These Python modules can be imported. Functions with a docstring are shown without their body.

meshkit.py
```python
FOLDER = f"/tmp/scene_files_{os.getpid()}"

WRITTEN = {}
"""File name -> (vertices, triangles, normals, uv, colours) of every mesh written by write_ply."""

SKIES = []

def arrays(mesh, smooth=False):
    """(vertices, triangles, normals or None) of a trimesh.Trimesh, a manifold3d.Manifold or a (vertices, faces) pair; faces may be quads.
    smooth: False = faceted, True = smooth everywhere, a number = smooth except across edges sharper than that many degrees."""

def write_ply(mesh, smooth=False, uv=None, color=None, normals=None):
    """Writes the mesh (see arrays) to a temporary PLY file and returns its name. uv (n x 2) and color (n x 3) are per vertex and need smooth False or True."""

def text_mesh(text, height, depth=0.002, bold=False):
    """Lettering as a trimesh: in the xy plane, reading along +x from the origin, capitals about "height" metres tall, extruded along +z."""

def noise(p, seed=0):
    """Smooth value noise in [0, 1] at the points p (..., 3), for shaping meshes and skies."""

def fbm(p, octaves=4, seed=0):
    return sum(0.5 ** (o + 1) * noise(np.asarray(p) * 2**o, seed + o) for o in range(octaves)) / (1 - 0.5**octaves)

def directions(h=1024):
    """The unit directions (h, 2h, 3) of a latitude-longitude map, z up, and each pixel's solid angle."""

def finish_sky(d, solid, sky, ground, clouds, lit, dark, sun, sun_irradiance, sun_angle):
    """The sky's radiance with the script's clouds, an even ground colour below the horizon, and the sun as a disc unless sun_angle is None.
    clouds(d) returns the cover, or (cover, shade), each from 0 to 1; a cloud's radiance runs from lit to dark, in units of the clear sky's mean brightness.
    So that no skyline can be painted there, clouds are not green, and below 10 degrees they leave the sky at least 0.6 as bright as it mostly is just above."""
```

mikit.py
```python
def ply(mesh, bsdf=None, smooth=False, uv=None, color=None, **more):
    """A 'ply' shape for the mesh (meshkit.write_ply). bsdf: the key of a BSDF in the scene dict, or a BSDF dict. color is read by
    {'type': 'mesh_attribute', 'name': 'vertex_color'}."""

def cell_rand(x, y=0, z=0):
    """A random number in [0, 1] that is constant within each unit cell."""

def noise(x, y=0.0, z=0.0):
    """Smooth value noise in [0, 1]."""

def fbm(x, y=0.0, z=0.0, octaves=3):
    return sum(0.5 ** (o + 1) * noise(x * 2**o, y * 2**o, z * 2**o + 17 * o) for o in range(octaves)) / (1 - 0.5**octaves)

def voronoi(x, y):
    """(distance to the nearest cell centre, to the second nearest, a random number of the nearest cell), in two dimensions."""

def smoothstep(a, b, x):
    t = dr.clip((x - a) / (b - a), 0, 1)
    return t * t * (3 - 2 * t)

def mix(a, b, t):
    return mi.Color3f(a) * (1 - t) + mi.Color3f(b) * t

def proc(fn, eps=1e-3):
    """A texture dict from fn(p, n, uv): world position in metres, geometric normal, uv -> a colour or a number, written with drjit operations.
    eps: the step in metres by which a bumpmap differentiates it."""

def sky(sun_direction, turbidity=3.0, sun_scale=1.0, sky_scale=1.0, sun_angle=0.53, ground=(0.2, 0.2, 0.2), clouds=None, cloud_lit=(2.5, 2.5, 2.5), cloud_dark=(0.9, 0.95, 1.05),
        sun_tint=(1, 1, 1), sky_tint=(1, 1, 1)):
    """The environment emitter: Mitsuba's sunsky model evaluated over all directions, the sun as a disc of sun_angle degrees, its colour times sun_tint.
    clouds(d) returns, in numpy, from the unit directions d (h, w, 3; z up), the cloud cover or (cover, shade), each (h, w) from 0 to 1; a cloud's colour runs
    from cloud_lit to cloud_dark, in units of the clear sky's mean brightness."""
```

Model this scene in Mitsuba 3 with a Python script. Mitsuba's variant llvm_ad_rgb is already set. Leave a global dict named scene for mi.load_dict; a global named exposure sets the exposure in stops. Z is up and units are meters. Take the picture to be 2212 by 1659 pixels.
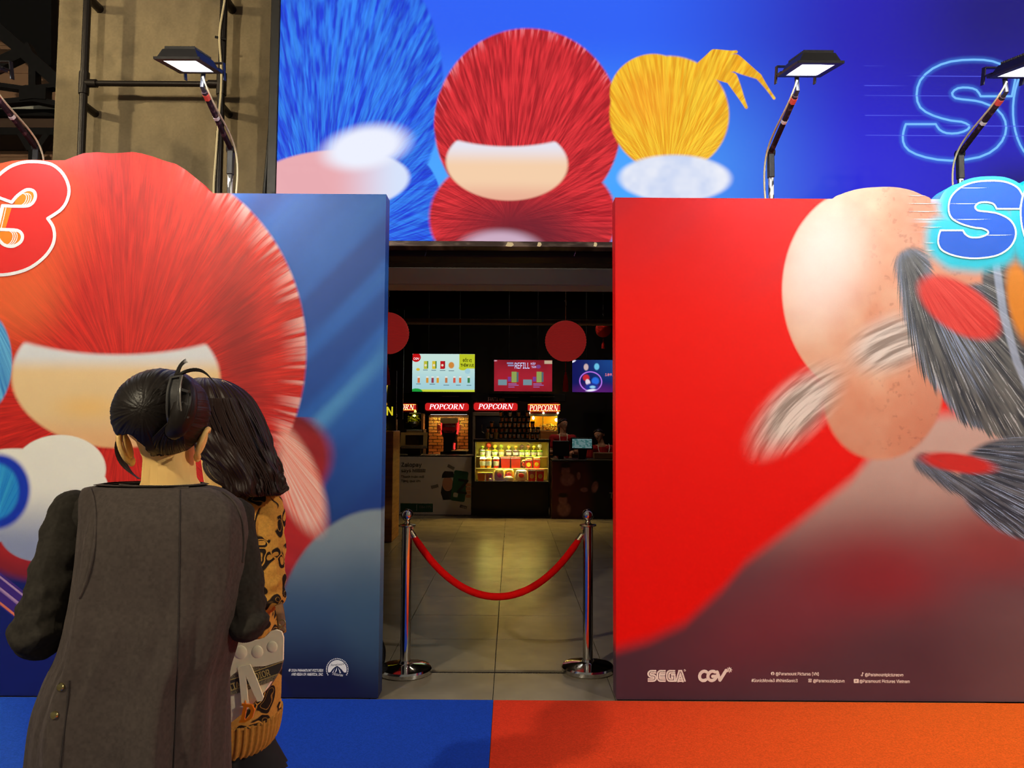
import math, random
import numpy as np, trimesh, manifold3d as mf, shapely
import drjit as dr, mitsuba as mi
import mikit, meshkit
from mikit import ply, proc, noise, fbm, voronoi, smoothstep, mix
from shapely.geometry import Polygon, LineString, box as sbox, Point
from shapely import affinity
from shapely.ops import unary_union
from scipy.interpolate import PchipInterpolator, splprep, splev

# ---------------------------------------------------------------- camera, lights, exposure
FOC, W, H = 1620.0, 2212, 1659
EYE = np.array([0.0, 0.0, 1.45])
PITCH, ROLL = math.radians(3.4), math.radians(0.35)
FWD = np.array([0, math.cos(PITCH), math.sin(PITCH)])
R0, U0 = np.array([1.0, 0, 0]), np.array([0, -math.sin(PITCH), math.cos(PITCH)])
RIGHT = R0 * math.cos(ROLL) + U0 * math.sin(ROLL)
UP = U0 * math.cos(ROLL) - R0 * math.sin(ROLL)
T = mi.ScalarTransform4f
scene, labels = {'type': 'scene'}, {}
scene['camera'] = {'type': 'perspective', 'fov': 2 * math.degrees(math.atan(W / 2 / FOC)), 'fov_axis': 'x', 'near_clip': 0.05, 'far_clip': 200.0,
                   'to_world': T().look_at(origin=EYE.tolist(), target=(EYE + FWD).tolist(), up=UP.tolist())}
exposure = 0.0
scene['hall_ambient'] = {'type': 'constant', 'radiance': {'type': 'rgb', 'value': [0.125, 0.112, 0.092]}, 'sampling_weight': 0.6}
HALL = [  # warm ceiling lamps of the hall, behind and beside the viewer: place, aim, watts per steradian, colour
    ((-3.7, -2.3, 5.2), (-0.4, 4.1, 1.2), 92.0, (1.0, 0.87, 0.62), 'round warm hall lamp behind the viewer on the left, out of view'),
    ((5.6, -1.1, 5.2), (0.6, 4.1, 1.2), 76.0, (1.0, 0.91, 0.74), 'round warm hall lamp behind the viewer on the right, out of view'),
    ((-8.5, 1.0, 4.9), (-2.55, 5.1, 3.75), 170.0, (1.0, 0.84, 0.52), 'round warm hall lamp far left of the pillar, out of view')]
LAMP = 72.0          # radiance of the flood lamps' glass
BOARD_GLOW = 1.0      # backlit billboard

# ---------------------------------------------------------------- helpers
def at(px, py, Y):
    """the point on the upright plane y = Y seen at a pixel of the frame"""
    px, py = np.asarray(px, float), np.asarray(py, float)
    d = FWD + ((px - W / 2) / FOC)[..., None] * RIGHT - ((py - H / 2) / FOC)[..., None] * UP
    return EYE + d * ((Y - EYE[1]) / d[..., 1])[..., None]
def gnd(px, py, z=0.0):
    d = FWD + (px - W / 2) / FOC * RIGHT - (py - H / 2) / FOC * UP
    return EYE + d * ((z - EYE[2]) / d[2])
def kpx(Y): return Y / FOC
def lin(r, g=None, b=None):
    c = np.array([r, r, r] if g is None else [r, g, b], float) / 255
    return [float(x) for x in np.where(c < 0.04045, c / 12.92, ((c + 0.055) / 1.055) ** 2.4)]
def C3(c): return mi.Color3f(float(c[0]), float(c[1]), float(c[2]))
def rgb(c): return {'type': 'rgb', 'value': [float(x) for x in c]}
MATS = {}
def mat(key, color, rough=0.6, metal=0.0, spec=0.4, bump=None, **kw):
    base = color if isinstance(color, dict) else rgb(color)
    b = {'type': 'principled', 'base_color': base, 'roughness': rough, 'metallic': metal, 'specular': spec, **kw}
    if bump is not None:
        b = {'type': 'bumpmap', 'arbitrary': {'type': 'proc', **{k: v for k, v in bump[0].items() if k != 'type'}}, 'bsdf': b, 'scale': bump[1]}
    scene['mat_' + key] = {'type': 'twosided', 'bsdf': b}
    MATS[key] = 'mat_' + key
def emit(value, w=0.15):
    v = value if isinstance(value, dict) else rgb(value)
    return {'emitter': {'type': 'area', 'radiance': v, 'sampling_weight': float(w)}}
def num(name, table=None):
    if name not in scene and name not in labels and not any(k.startswith(name + '__') for k in scene): return name
    i = 1
    while True:
        n = f'{name}_{i:03d}'
        if n not in scene and n not in labels and not any(k.startswith(n + '__') for k in scene): return n
        i += 1
def thing(name, label, cat, group=None):
    k = num(name); labels[k] = {'label': label, 'category': cat}
    if group: labels[k]['group'] = group
    return k
COUNT = {}
def obj(name, mesh, m, parent=None, smooth=False, label=None, cat=None, group=None, kind=None, tw=None, **more):
    """one entry of the scene: a part of parent, or a thing of its own"""
    base = f'{parent}__{name}' if parent else name
    k = base
    while k in scene or (parent is None and k in labels):
        COUNT[base] = COUNT.get(base, 0) + 1; k = f'{base}_{COUNT[base]:03d}'
    d = mesh if isinstance(mesh, dict) else ply(mesh, MATS.get(m, m), smooth=smooth, **more)
    if tw is not None: d = {**d, 'to_world': tw}
    scene[k] = d
    t = {a: b for a, b in (('label', label), ('category', cat), ('group', group), ('kind', kind)) if b}
    if t: labels[k] = {**labels.get(k, {}), **t}
    return k
def struct(name, mesh, m, parent=None, smooth=False, label=None):
    return obj(name, mesh, m, parent, smooth, label=label, kind='structure' if parent is None else None)
def cat_(*ms):
    ms = [m if isinstance(m, trimesh.Trimesh) else tomesh(m) for m in ms]
    return trimesh.util.concatenate(ms)
def tomesh(m):
    if isinstance(m, trimesh.Trimesh): return m
    if hasattr(m, 'to_mesh'):
        q = m.to_mesh(); return trimesh.Trimesh(q.vert_properties[:, :3], q.tri_verts, process=False)
    f = np.asarray(m[1]); f = np.vstack([f[:, [0, 1, 2]], f[:, [0, 2, 3]]]) if f.shape[1] == 4 else f
    return trimesh.Trimesh(np.asarray(m[0], float), f, process=False)
def bx(lo, hi, b=0.004):
    """box with bevelled edges"""
    lo, hi = np.minimum(lo, hi), np.maximum(lo, hi)
    s = hi - lo; b = min(b, 0.45 * s.min())
    if b <= 1e-5: return trimesh.creation.box(bounds=[lo, hi])
    pts = []
    for i in range(8):
        sg = np.array([(i >> k) & 1 for k in range(3)])
        c = np.where(sg, hi, lo)
        for a in range(3):
            o = np.where(sg, -b, b).astype(float); o[a] = 0
            pts.append(c + o)
    return tomesh(mf.Manifold.hull_points(np.array(pts)))
def pbx(x0, y0, x1, y1, Y0, Y1, b=0.004):
    """box whose front face covers a rectangle of the picture at distance Y0"""
    a, c = at(x0, (y0 + y1) / 2, Y0), at(x1, (y0 + y1) / 2, Y0)
    m = (x0 + x1) / 2
    return bx(np.array([a[0], Y0, at(m, y1, Y0)[2]]), np.array([c[0], Y1, at(m, y0, Y0)[2]]), b)
def tube(path, r, n=10, caps=True, flat=1.0):
    path = np.asarray(path, float); k = len(path)
    r = np.broadcast_to(np.asarray(r, float), (k,))
    t = np.gradient(path, axis=0); t /= np.linalg.norm(t, axis=1, keepdims=True) + 1e-12
    ref = np.array([0, 0, 1.0]) if abs(t[0, 2]) < 0.9 else np.array([0, 1.0, 0])
    u = np.cross(t[0], ref); u /= np.linalg.norm(u)
    V, ang = [], np.linspace(0, 2 * np.pi, n, endpoint=False)
    for i in range(k):
        u = u - t[i] * np.dot(u, t[i]); u /= np.linalg.norm(u) + 1e-12
        v = np.cross(t[i], u)
        V.append(path[i] + r[i] * (np.cos(ang)[:, None] * u + flat * np.sin(ang)[:, None] * v))
    V = np.vstack(V); F = []
    for i in range(k - 1):
        a = i * n + np.arange(n); b_ = i * n + (np.arange(n) + 1) % n
        F += [np.stack([a, b_, b_ + n], 1), np.stack([a, b_ + n, a + n], 1)]
    if caps:
        V = np.vstack([V, path[0], path[-1]]); c0, c1 = len(V) - 2, len(V) - 1
        j = np.arange(n); F += [np.stack([(j + 1) % n, j, np.full(n, c0)], 1), np.stack([(k - 1) * n + j, (k - 1) * n + (j + 1) % n, np.full(n, c1)], 1)]
    return trimesh.Trimesh(V, np.vstack(F), process=False)
def smooth_path(pts, n=40, s=0):
    pts = np.asarray(pts, float)
    tck, _ = splprep(pts.T, s=s, k=min(3, len(pts) - 1))
    return np.array(splev(np.linspace(0, 1, n), tck)).T
def lathe(profile, n=32, center=(0, 0, 0)):
    p = np.asarray(profile, float); k = len(p); a = np.linspace(0, 2 * np.pi, n, endpoint=False)
    V = np.stack([p[:, 0, None] * np.cos(a), p[:, 0, None] * np.sin(a), np.repeat(p[:, 1, None], n, 1)], -1).reshape(-1, 3) + np.asarray(center)
    F = []
    for i in range(k - 1):
        q = i * n + np.arange(n); w = i * n + (np.arange(n) + 1) % n
        F += [np.stack([q, w, w + n], 1), np.stack([q, w + n, q + n], 1)]
    return trimesh.Trimesh(V, np.vstack(F), process=False)
def rings(R, caps=True):
    """loft through rings (k, n, 3)"""
    R = np.asarray(R, float); k, n = R.shape[:2]; V = R.reshape(-1, 3); F = []
    for i in range(k - 1):
        q = i * n + np.arange(n); w = i * n + (np.arange(n) + 1) % n
        F += [np.stack([q, w, w + n], 1), np.stack([q, w + n, q + n], 1)]
    if caps:
        V = np.vstack([V, R[0].mean(0), R[-1].mean(0)]); j = np.arange(n)
        F += [np.stack([(j + 1) % n, j, np.full(n, len(V) - 2)], 1), np.stack([(k - 1) * n + j, (k - 1) * n + (j + 1) % n, np.full(n, len(V) - 1)], 1)]
    m = trimesh.Trimesh(V, np.vstack(F), process=False)
    if m.volume < 0: m.invert()
    return m
def ellipsoid(c, r, sub=3, rot=None):
    m = trimesh.creation.icosphere(subdivisions=sub); m.apply_scale(r)
    if rot is not None: m.apply_transform(rot)
    m.apply_translation(c); return m
def rot(deg, ax): return trimesh.transformations.rotation_matrix(math.radians(deg), ax)
def geoms(g): return [q for q in getattr(g, 'geoms', [g]) if q.geom_type == 'Polygon' and q.area > 1e-9]
def flat_mesh(poly, Y, depth):
    """polygon in (x, z) as a plate standing proud of the plane y = Y towards the viewer"""
    ms = [trimesh.creation.extrude_polygon(q, abs(depth), engine='earcut') for q in geoms(poly)]
    m = trimesh.util.concatenate(ms); v = m.vertices.copy()
    y = Y - v[:, 2] if depth > 0 else Y + v[:, 2] * 1.0
    m.vertices = np.stack([v[:, 0], Y - v[:, 2] if depth > 0 else Y + abs(depth) - v[:, 2], v[:, 1]], 1)
    return m
def plane_poly(poly, Y):
    """picture-pixel outline of a flat thing to its true outline (x, z) on the plane y = Y"""
    def f(c):
        q = at(c[:, 0], c[:, 1], Y); return np.stack([q[:, 0], q[:, 2]], 1)
    return shapely.transform(poly, f)
def plate(poly, Y, depth): return flat_mesh(plane_poly(poly, Y), Y, depth)
def text_plate(text, ox, oy, h, Y, depth=0.002, width=None, ang=0.0, shear=0.0, bold=False, anchor='l'):
    """lettering on the plane y = Y: baseline from (ox, oy), capitals h pixels of the frame tall"""
    m = meshkit.text_mesh(text, 1.0, depth, bold); v = m.vertices.copy()
    w = v[:, 0].max(); sx = (width / w) if width else h
    X = (v[:, 0] + shear * v[:, 1]) * sx; Yv = v[:, 1] * h
    if anchor == 'c': X = X - w * sx / 2
    if anchor == 'r': X = X - w * sx
    a = math.radians(ang)
    q = at(ox + X * math.cos(a) - Yv * math.sin(a), oy - X * math.sin(a) - Yv * math.cos(a), Y)
    m.vertices = np.stack([q[:, 0], Y - v[:, 2], q[:, 2]], 1); return m
def spline_poly(pts, n=12, corners=()):
    """closed outline: smooth curve through points, sharp at the listed indices"""
    pts = [np.array(p, float) for p in pts]; k = len(pts); out = []
    for i in range(k):
        p1, p2 = pts[i], pts[(i + 1) % k]
        p0 = pts[i - 1] if i not in corners else p1 - (p2 - p1) * 0.0
        p3 = pts[(i + 2) % k] if (i + 1) % k not in corners else p2
        for t in np.linspace(0, 1, n, endpoint=False):
            out.append(0.5 * (2 * p1 + (p2 - p0) * t + (2 * p0 - 5 * p1 + 4 * p2 - p3) * t * t + (3 * p1 - p0 - 3 * p2 + p3) * t ** 3))
    return Polygon(out).buffer(0)
class Art:
    """print on the plane y = Y: places of the design in frame pixels are turned into metres on the board"""
    def __init__(self, Y): self.Y, self.k = Y, kpx(Y)
    def pt(self, x, y):
        q = at(x, y, self.Y); return float(q[0]), float(q[2])
    def ell(self, p, cx, cy, rx, ry, ang=0.0, soft=0.1):
        x, z = self.pt(cx, cy); a = math.radians(ang); dx, dz = p.x - x, p.z - z
        u = (dx * math.cos(a) + dz * math.sin(a)) / (rx * self.k); v = (-dx * math.sin(a) + dz * math.cos(a)) / (ry * self.k)
        return smoothstep(1 + soft, 1 - soft, dr.sqrt(u * u + v * v))
    def rect(self, p, x0, y0, x1, y1, soft=1.0):
        a, b = self.pt(x0, y1), self.pt(x1, y0); s = soft * self.k
        return smoothstep(a[0] - s, a[0] + s, p.x) * smoothstep(b[0] + s, b[0] - s, p.x) * smoothstep(a[1] - s, a[1] + s, p.z) * smoothstep(b[1] + s, b[1] - s, p.z)
    def gx(self, p, x0, x1): return smoothstep(self.pt(x0, 900)[0], self.pt(x1, 900)[0], p.x)
    def gy(self, p, y0, y1): return smoothstep(self.pt(1106, y0)[1], self.pt(1106, y1)[1], p.z)
    def polyline(self, p, pts, closed=False):
        q = [self.pt(*a) for a in pts]; q = q + [q[0]] if closed else q; best = mi.Float(9.0)
        for (ax, az), (bx_, bz) in zip(q[:-1], q[1:]):
            ex, ez = bx_ - ax, bz - az; L = ex * ex + ez * ez
            if L < 1e-9: continue
            dx, dz = p.x - ax, p.z - az
            t = dr.clip((dx * ex + dz * ez) / L, 0, 1)
            best = dr.minimum(best, dr.square(dx - t * ex) + dr.square(dz - t * ez))
        return dr.sqrt(best) / self.k          # in frame pixels
    def hair(self, p, cx, cy, fa, fr, seed=0.0):
        x, z = self.pt(cx, cy); dx, dz = p.x - x, p.z - z
        return fbm(dr.atan2(dx, dz) * fa + seed, dr.sqrt(dx * dx + dz * dz) * fr + seed, 0.0, 3)
    def edge(self, p, pts):
        """signed side of an open line running left to right: > 0 below it, in frame pixels"""
        q = [self.pt(*a) for a in pts]; out = mi.Float(0)
        zz = mi.Float(q[0][1])
        for (ax, az), (bx_, bz) in zip(q[:-1], q[1:]):
            t = dr.clip((p.x - ax) / (bx_ - ax), 0, 1); zz = dr.select(p.x > ax, az + (bz - az) * t, zz)
        return (zz - p.z) / self.k
# ---------------------------------------------------------------- plain materials
mat('black_metal', lin(22, 20, 20), 0.45, 0.3)
mat('black_paint', lin(18, 16, 17), 0.6)
mat('dark_pipe', lin(34, 28, 24), 0.4, 0.5)
mat('chrome', (0.75, 0.74, 0.71), 0.08, 1.0)
mat('brass', (0.80, 0.68, 0.42), 0.18, 1.0)
mat('steel', (0.45, 0.44, 0.40), 0.3, 1.0)
mat('grey_steel', lin(120, 122, 118), 0.4, 0.6)
mat('lamp_black', lin(30, 29, 33), 0.5, 0.2)
mat('red_tape', lin(200, 70, 50), 0.5)
mat('white_plastic', lin(225, 222, 210), 0.5)
mat('cable', lin(205, 190, 150), 0.6)
mat('rope', lin(196, 8, 8), 0.9, spec=.1)
mat('dark_wall', lin(20, 17, 18), 0.8)
mat('interior_wall', lin(34, 28, 28), 0.85)
mat('beam_grey', lin(236, 236, 218), 0.8)
mat('beam_brown', lin(104, 82, 68), 0.8)
mat('roof_black', lin(14, 13, 14), 0.9)
mat('siding', lin(178, 138, 108), 0.85)
mat('truss', lin(16, 13, 13), 0.7)
mat('print_white', lin(238, 236, 232), 0.5)
mat('print_cyanwhite', lin(235, 255, 255), 0.5)
mat('print_orange', lin(238, 130, 30), 0.5)
mat('print_red', lin(226, 36, 34), 0.5)
mat('print_blue', lin(20, 96, 226), 0.5)
mat('board_edge', lin(60, 50, 70), 0.6)

# ---------------------------------------------------------------- floor, tiles, carpets
PY = 4.10                      # front of the two printed boards
def concrete_fn(p, n, uv):
    a = fbm(p.x * 1.3 + 3, p.z * 1.1, p.y, 4); b = fbm(p.x * 9, p.z * 7, 4.0, 3); c = noise(p.x * 90, p.z * 90, p.y * 90)
    d = smoothstep(0.60, 0.74, fbm(p.x * 3.0 + 9, p.z * 2.2 + 1, 1.0, 4))
    # a trowelled coat that ends in a ragged line
    line = smoothstep(-0.02, 0.03, p.z - (3.80 + 0.14 * fbm(p.x * 5, 2.0, 0.0, 3)))
    v = mix(lin(118, 104, 80), lin(142, 126, 96), a) * (0.80 + 0.4 * b) * (0.94 + 0.12 * c)
    return v * (1 - 0.35 * d) * (1 - 0.16 * (1 - line)) * (1 - .25 * smoothstep(.07, .0, dr.abs(p.z - (3.80 + 0.14 * fbm(p.x * 5, 2.0, 0.0, 3)))) * smoothstep(.4, .7, fbm(p.x * 12, 3.0, p.z * 4, 3)))
mat('concrete', proc(concrete_fn), 0.85, bump=(proc(lambda p, n, uv: fbm(p.x * 14, p.z * 14, 2.0, 3)), 0.004))
def tile_fn(p, n, uv):
    r = mikit.cell_rand((p.x + 0.09) / 0.66, p.y / 0.66)
    v = fbm(p.x * 6, p.y * 6, 0.0, 4)
    return mix(lin(108, 98, 84), lin(138, 128, 110), v * 0.7 + 0.3 * r)
mat('tile', proc(tile_fn), 0.30, spec=0.35)
mat('grout', lin(40, 36, 32), 0.9)
A = Art(PY)
def carpet_blue_fn(p, n, uv):
    w = fbm(p.x * 180, p.y * 180, 0.0, 2); s = p.x * 0.8 + p.y * 0.6
    band = smoothstep(0.45, 0.75, fbm(s * 2.2 + 3.1, 1.0, 0.0, 2))
    return mix(lin(24, 62, 168), lin(52, 104, 205), band) * (0.8 + 0.4 * w)
def carpet_red_fn(p, n, uv):
    w = fbm(p.x * 180, p.y * 180, 0.0, 2)
    t = smoothstep(0.0, 3.0, p.x - (p.y - 4.1) * 0.6)
    return mix(lin(206, 52, 30), lin(240, 104, 34), t) * (0.8 + 0.4 * w)
fuzz = (proc(lambda p, n, uv: noise(p.x * 400, p.y * 400, 0.0)), 0.0015)
mat('carpet_blue', proc(carpet_blue_fn), 0.95, spec=0.1)
mat('carpet_red', proc(carpet_red_fn), 0.95, spec=0.1)
struct('floor', bx([-9, -6, -0.2], [9, 16.2, -0.014], 0), 'grout')
for i in range(-3, 4):
    for j in range(15):
        x0, y0 = -0.093 + i * 0.66, 4.60 + (j - 1) * 0.66
        if j == 0: lo, hi = [x0 + 0.0015, 3.2, -0.014], [x0 + 0.6585, 4.548, 0.0]
        else: lo, hi = [x0 + 0.0015, y0 + 0.0015, -0.014], [x0 + 0.6585, y0 + 0.6585, 0.0]
        obj('tile', bx(lo, hi, 0.001), 'tile', 'floor')
obj('threshold_channel', bx([-2.07, 4.5485, -0.0139], [4.52, 4.6012, -0.0115], 0), 'black_paint', 'floor')
for nm, lo, hi in (('slab', [-9, -6, -0.014], [9, 3.2, 0]), ('slab', [-9, 3.2, -0.014], [-2.08, 16.2, 0]), ('slab', [4.53, 3.2, -0.014], [9, 16.2, 0])):
    obj(nm, bx(lo, hi, 0), 'tile', 'floor')
seam_x = float(at(1066, 1499, PY)[0])
obj('carpet', bx([-4.2, 0.6, 0.0005], [seam_x - 0.001, PY - 0.012, 0.007], 0.002), 'carpet_blue', label='bright blue carpet strip in front of the blue printed board', cat='carpet', group='carpet strips before the boards')
obj('carpet', bx([seam_x + 0.001, 0.6, 0.0005], [5.0, PY - 0.014, 0.007], 0.002), 'carpet_red', label='orange red carpet strip in front of the red printed board', cat='carpet', group='carpet strips before the boards')

for pos, aim, I, col, lab in HALL:
    d = np.subtract(aim, pos); d /= np.linalg.norm(d); r = 0.12
    Mx = trimesh.geometry.align_vectors([0, 0, 1], d); Mx[:3, 3] = pos
    hl = thing('hall_lamp', lab, 'ceiling lamp', 'hall lamps out of view')
    disc = trimesh.Trimesh(np.vstack([[[r * math.cos(t), r * math.sin(t), 0] for t in np.linspace(0, 2 * np.pi, 24, endpoint=False)], [[0, 0, 0]]]), [[i, (i + 1) % 24, 24] for i in range(24)], process=False); disc.apply_transform(Mx)
    obj('lens', {**ply(disc, MATS['white_plastic']), **emit([I * c / (math.pi * r * r) for c in col], 3.0)}, None, hl)
    sn = 1.0 if pos[0] < -6 else .02  # long barrel added to keep the far left lamp off the board
    can = lathe([(0, -.25), (r + .02, -.25), (r + .02, sn), (r + .003, sn), (r + .003, -.01), (0, -.01)], 24); can.apply_transform(Mx); obj('can', can, 'black_metal', hl)
    obj('rod', tube([pos, [pos[0], pos[1], 6.6]], .02, 8), 'black_metal', hl)
# ---------------------------------------------------------------- facade, roof and the hall beyond
FY = 4.86
dx0, dx1, dz1 = -1.65, 1.75, 2.74
struct('wall_front', cat_(bx([-1.45, FY + .02, 0], [dx0 + 0.3, FY + .2, 6.5], 0), bx([dx1, FY, 0], [6.5, FY + .2, 6.5], 0), bx([dx0 + .3, FY, dz1], [dx1, FY + .2, 6.5], 0)), 'dark_wall')
struct('trim_1', bx([-1.66, 5.065, 0], [-1.36, 5.35, 6.5], 0), 'dark_wall')  # infill added to close a gap where light leaked inside
struct('wall_left', bx([-3.2, 6.02, 0], [-3.05, 15.6, 5.5], 0), 'interior_wall')
struct('wall_right', bx([5.2, FY + .2, 0], [5.35, 15.6, 5.5], 0), 'interior_wall')
struct('wall_back', bx([-3.2, 15.4, 0], [5.35, 15.6, 5.5], 0), 'interior_wall')
struct('ceiling', cat_(bx([-3.2, 6.02, 4.3], [5.35, 15.6, 4.45], 0), bx([-1.5, FY + .2, 4.3], [5.35, 6.02, 4.45], 0)), 'roof_black')
# beams under the inner ceiling
z0, z1 = at(1080, 616, 6.6)[2], at(1080, 578, 6.6)[2]
obj('ceiling_beam', bx([-3.05, 6.6, z0], [5.2, 6.9, z1], 0.01), 'beam_grey', label='grey concrete beam crossing just inside the doorway', cat='beam')
obj('ceiling_beam', bx([-3.05, 6.7, z1], [5.2, 6.95, 4.3], 0.01), 'beam_brown', label='dark brown bulkhead standing on the grey beam inside the doorway', cat='beam')
z0, z1 = at(1080, 698, 9.6)[2], at(1080, 689, 9.6)[2]
obj('ceiling_beam', bx([-3.05, 9.6, z0], [5.2, 9.8, z1], 0.01), 'beam_brown', label='thin brown beam behind the red paper lanterns', cat='beam')
z0, z1 = at(1080, 548, FY)[2], at(1080, 538, FY)[2]
obj('shutter_box', bx([-1.3, FY + 0.02, at(1080, 553, FY)[2]], [1.7, FY + 0.22, at(1080, 536, FY)[2]], 0.008), 'black_paint', label='black roller shutter box under the large billboard', cat='shutter box')
sb = 'shutter_box'
for px in (921, 1243):
    a, b = at(px, 540, FY + .01), at(px - 3, 553, FY + .01)
    obj('hook', tube([a, (a + b) / 2 + [0.004, -.012, 0], b], 0.003, 6), 'steel', sb)
# concrete pillar
CY = 5.10
cx0, cx1 = at(120, 150, CY)[0], at(598, 200, CY)[0]
obj('concrete_pillar', bx([cx0, CY, 0], [cx1, CY + 0.9, 6.2], 0.01), 'concrete', label='rough olive grey concrete pillar behind the blue printed board', cat='pillar')
# brown strip and leaning conduit beside the billboard
mat('brown_board', lin(120, 74, 62), 0.7)
obj('timber_strip', bx([float(at(577, 400, 4.98)[0]), 4.98, 0], [float(at(598, 400, 4.98)[0]), 5.04, float(at(590, 255, 4.98)[2])], .003), 'brown_board', label='brown timber strip between the pillar and the billboard', cat='timber')
obj('conduit', tube([at(601, -60, 4.9), at(596, 60, 4.9), at(588, 230, 4.9), at(572, 420, 4.9), at(566, 520, 4.9)], 0.016, 8), 'black_metal', smooth=True, label='thin black leaning conduit on the pillar edge beside the billboard', cat='conduit')
# siding wall, beams and truss far left
SY = 8.2
xL, xR = at(-500, 200, SY)[0], -3.22
zb, zt = at(0, 420, SY)[2], at(0, -60, SY)[2]
struct('wall_side', bx([xL, SY + .03, 0], [xR, SY + .2, zt + 1], 0), 'truss')
zz = 0.6
while zz < zt:
    obj('plank', bx([xL, SY, zz], [xR, SY + .035, zz + 0.158], 0.004), 'siding', 'wall_side'); zz += 0.16
TY = 7.6
def bar(pts, w, Y=TY, d=0.1):
    return plate(LineString(pts).buffer(w / 2, cap_style='flat', join_style='mitre'), Y, d)
tr = thing('roof_truss', 'black steel roof truss left of the concrete pillar', 'truss')
obj('chord', bar([(-420, 40), (0, 66), (0, 66), (140, 190)], 26), 'truss', tr)
obj('diagonal', bar([(-20, 158), (78, 112)], 24), 'truss', tr)
obj('post', bar([(82, 130), (82, 200)], 15), 'truss', tr)
obj('tie', bar([(-420, 150), (-10, 189), (70, 200), (135, 192)], 9), 'truss', tr)
obj('tie', bar([(-420, 260), (0, 229), (84, 222), (135, 232)], 11), 'truss', tr)
obj('gusset', plate(Polygon([(56, 197), (70, 194), (100, 194), (113, 198), (112, 224), (84, 222), (56, 226)]), TY - .005, 0.11), 'truss', tr)
struct('roof', rings([[at(-600, -70, 8.15) , at(150, 183, 8.15), at(150, 60, 8.15), at(-600, -300, 8.15)], [at(-600, -70, 8.15) + [0, -3, 0], at(150, 183, 8.15) + [0, -3.0, 0], at(150, 60, 8.15) + [0, -3.0, .6], at(-600, -300, 8.15) + [0, -3, 0]]]) if False else plate(Polygon([(-420, -260), (-420, 20), (0, 84), (40, 114), (125, 173), (125, -260)]), 8.12, 0.12), 'roof_black')
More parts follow.
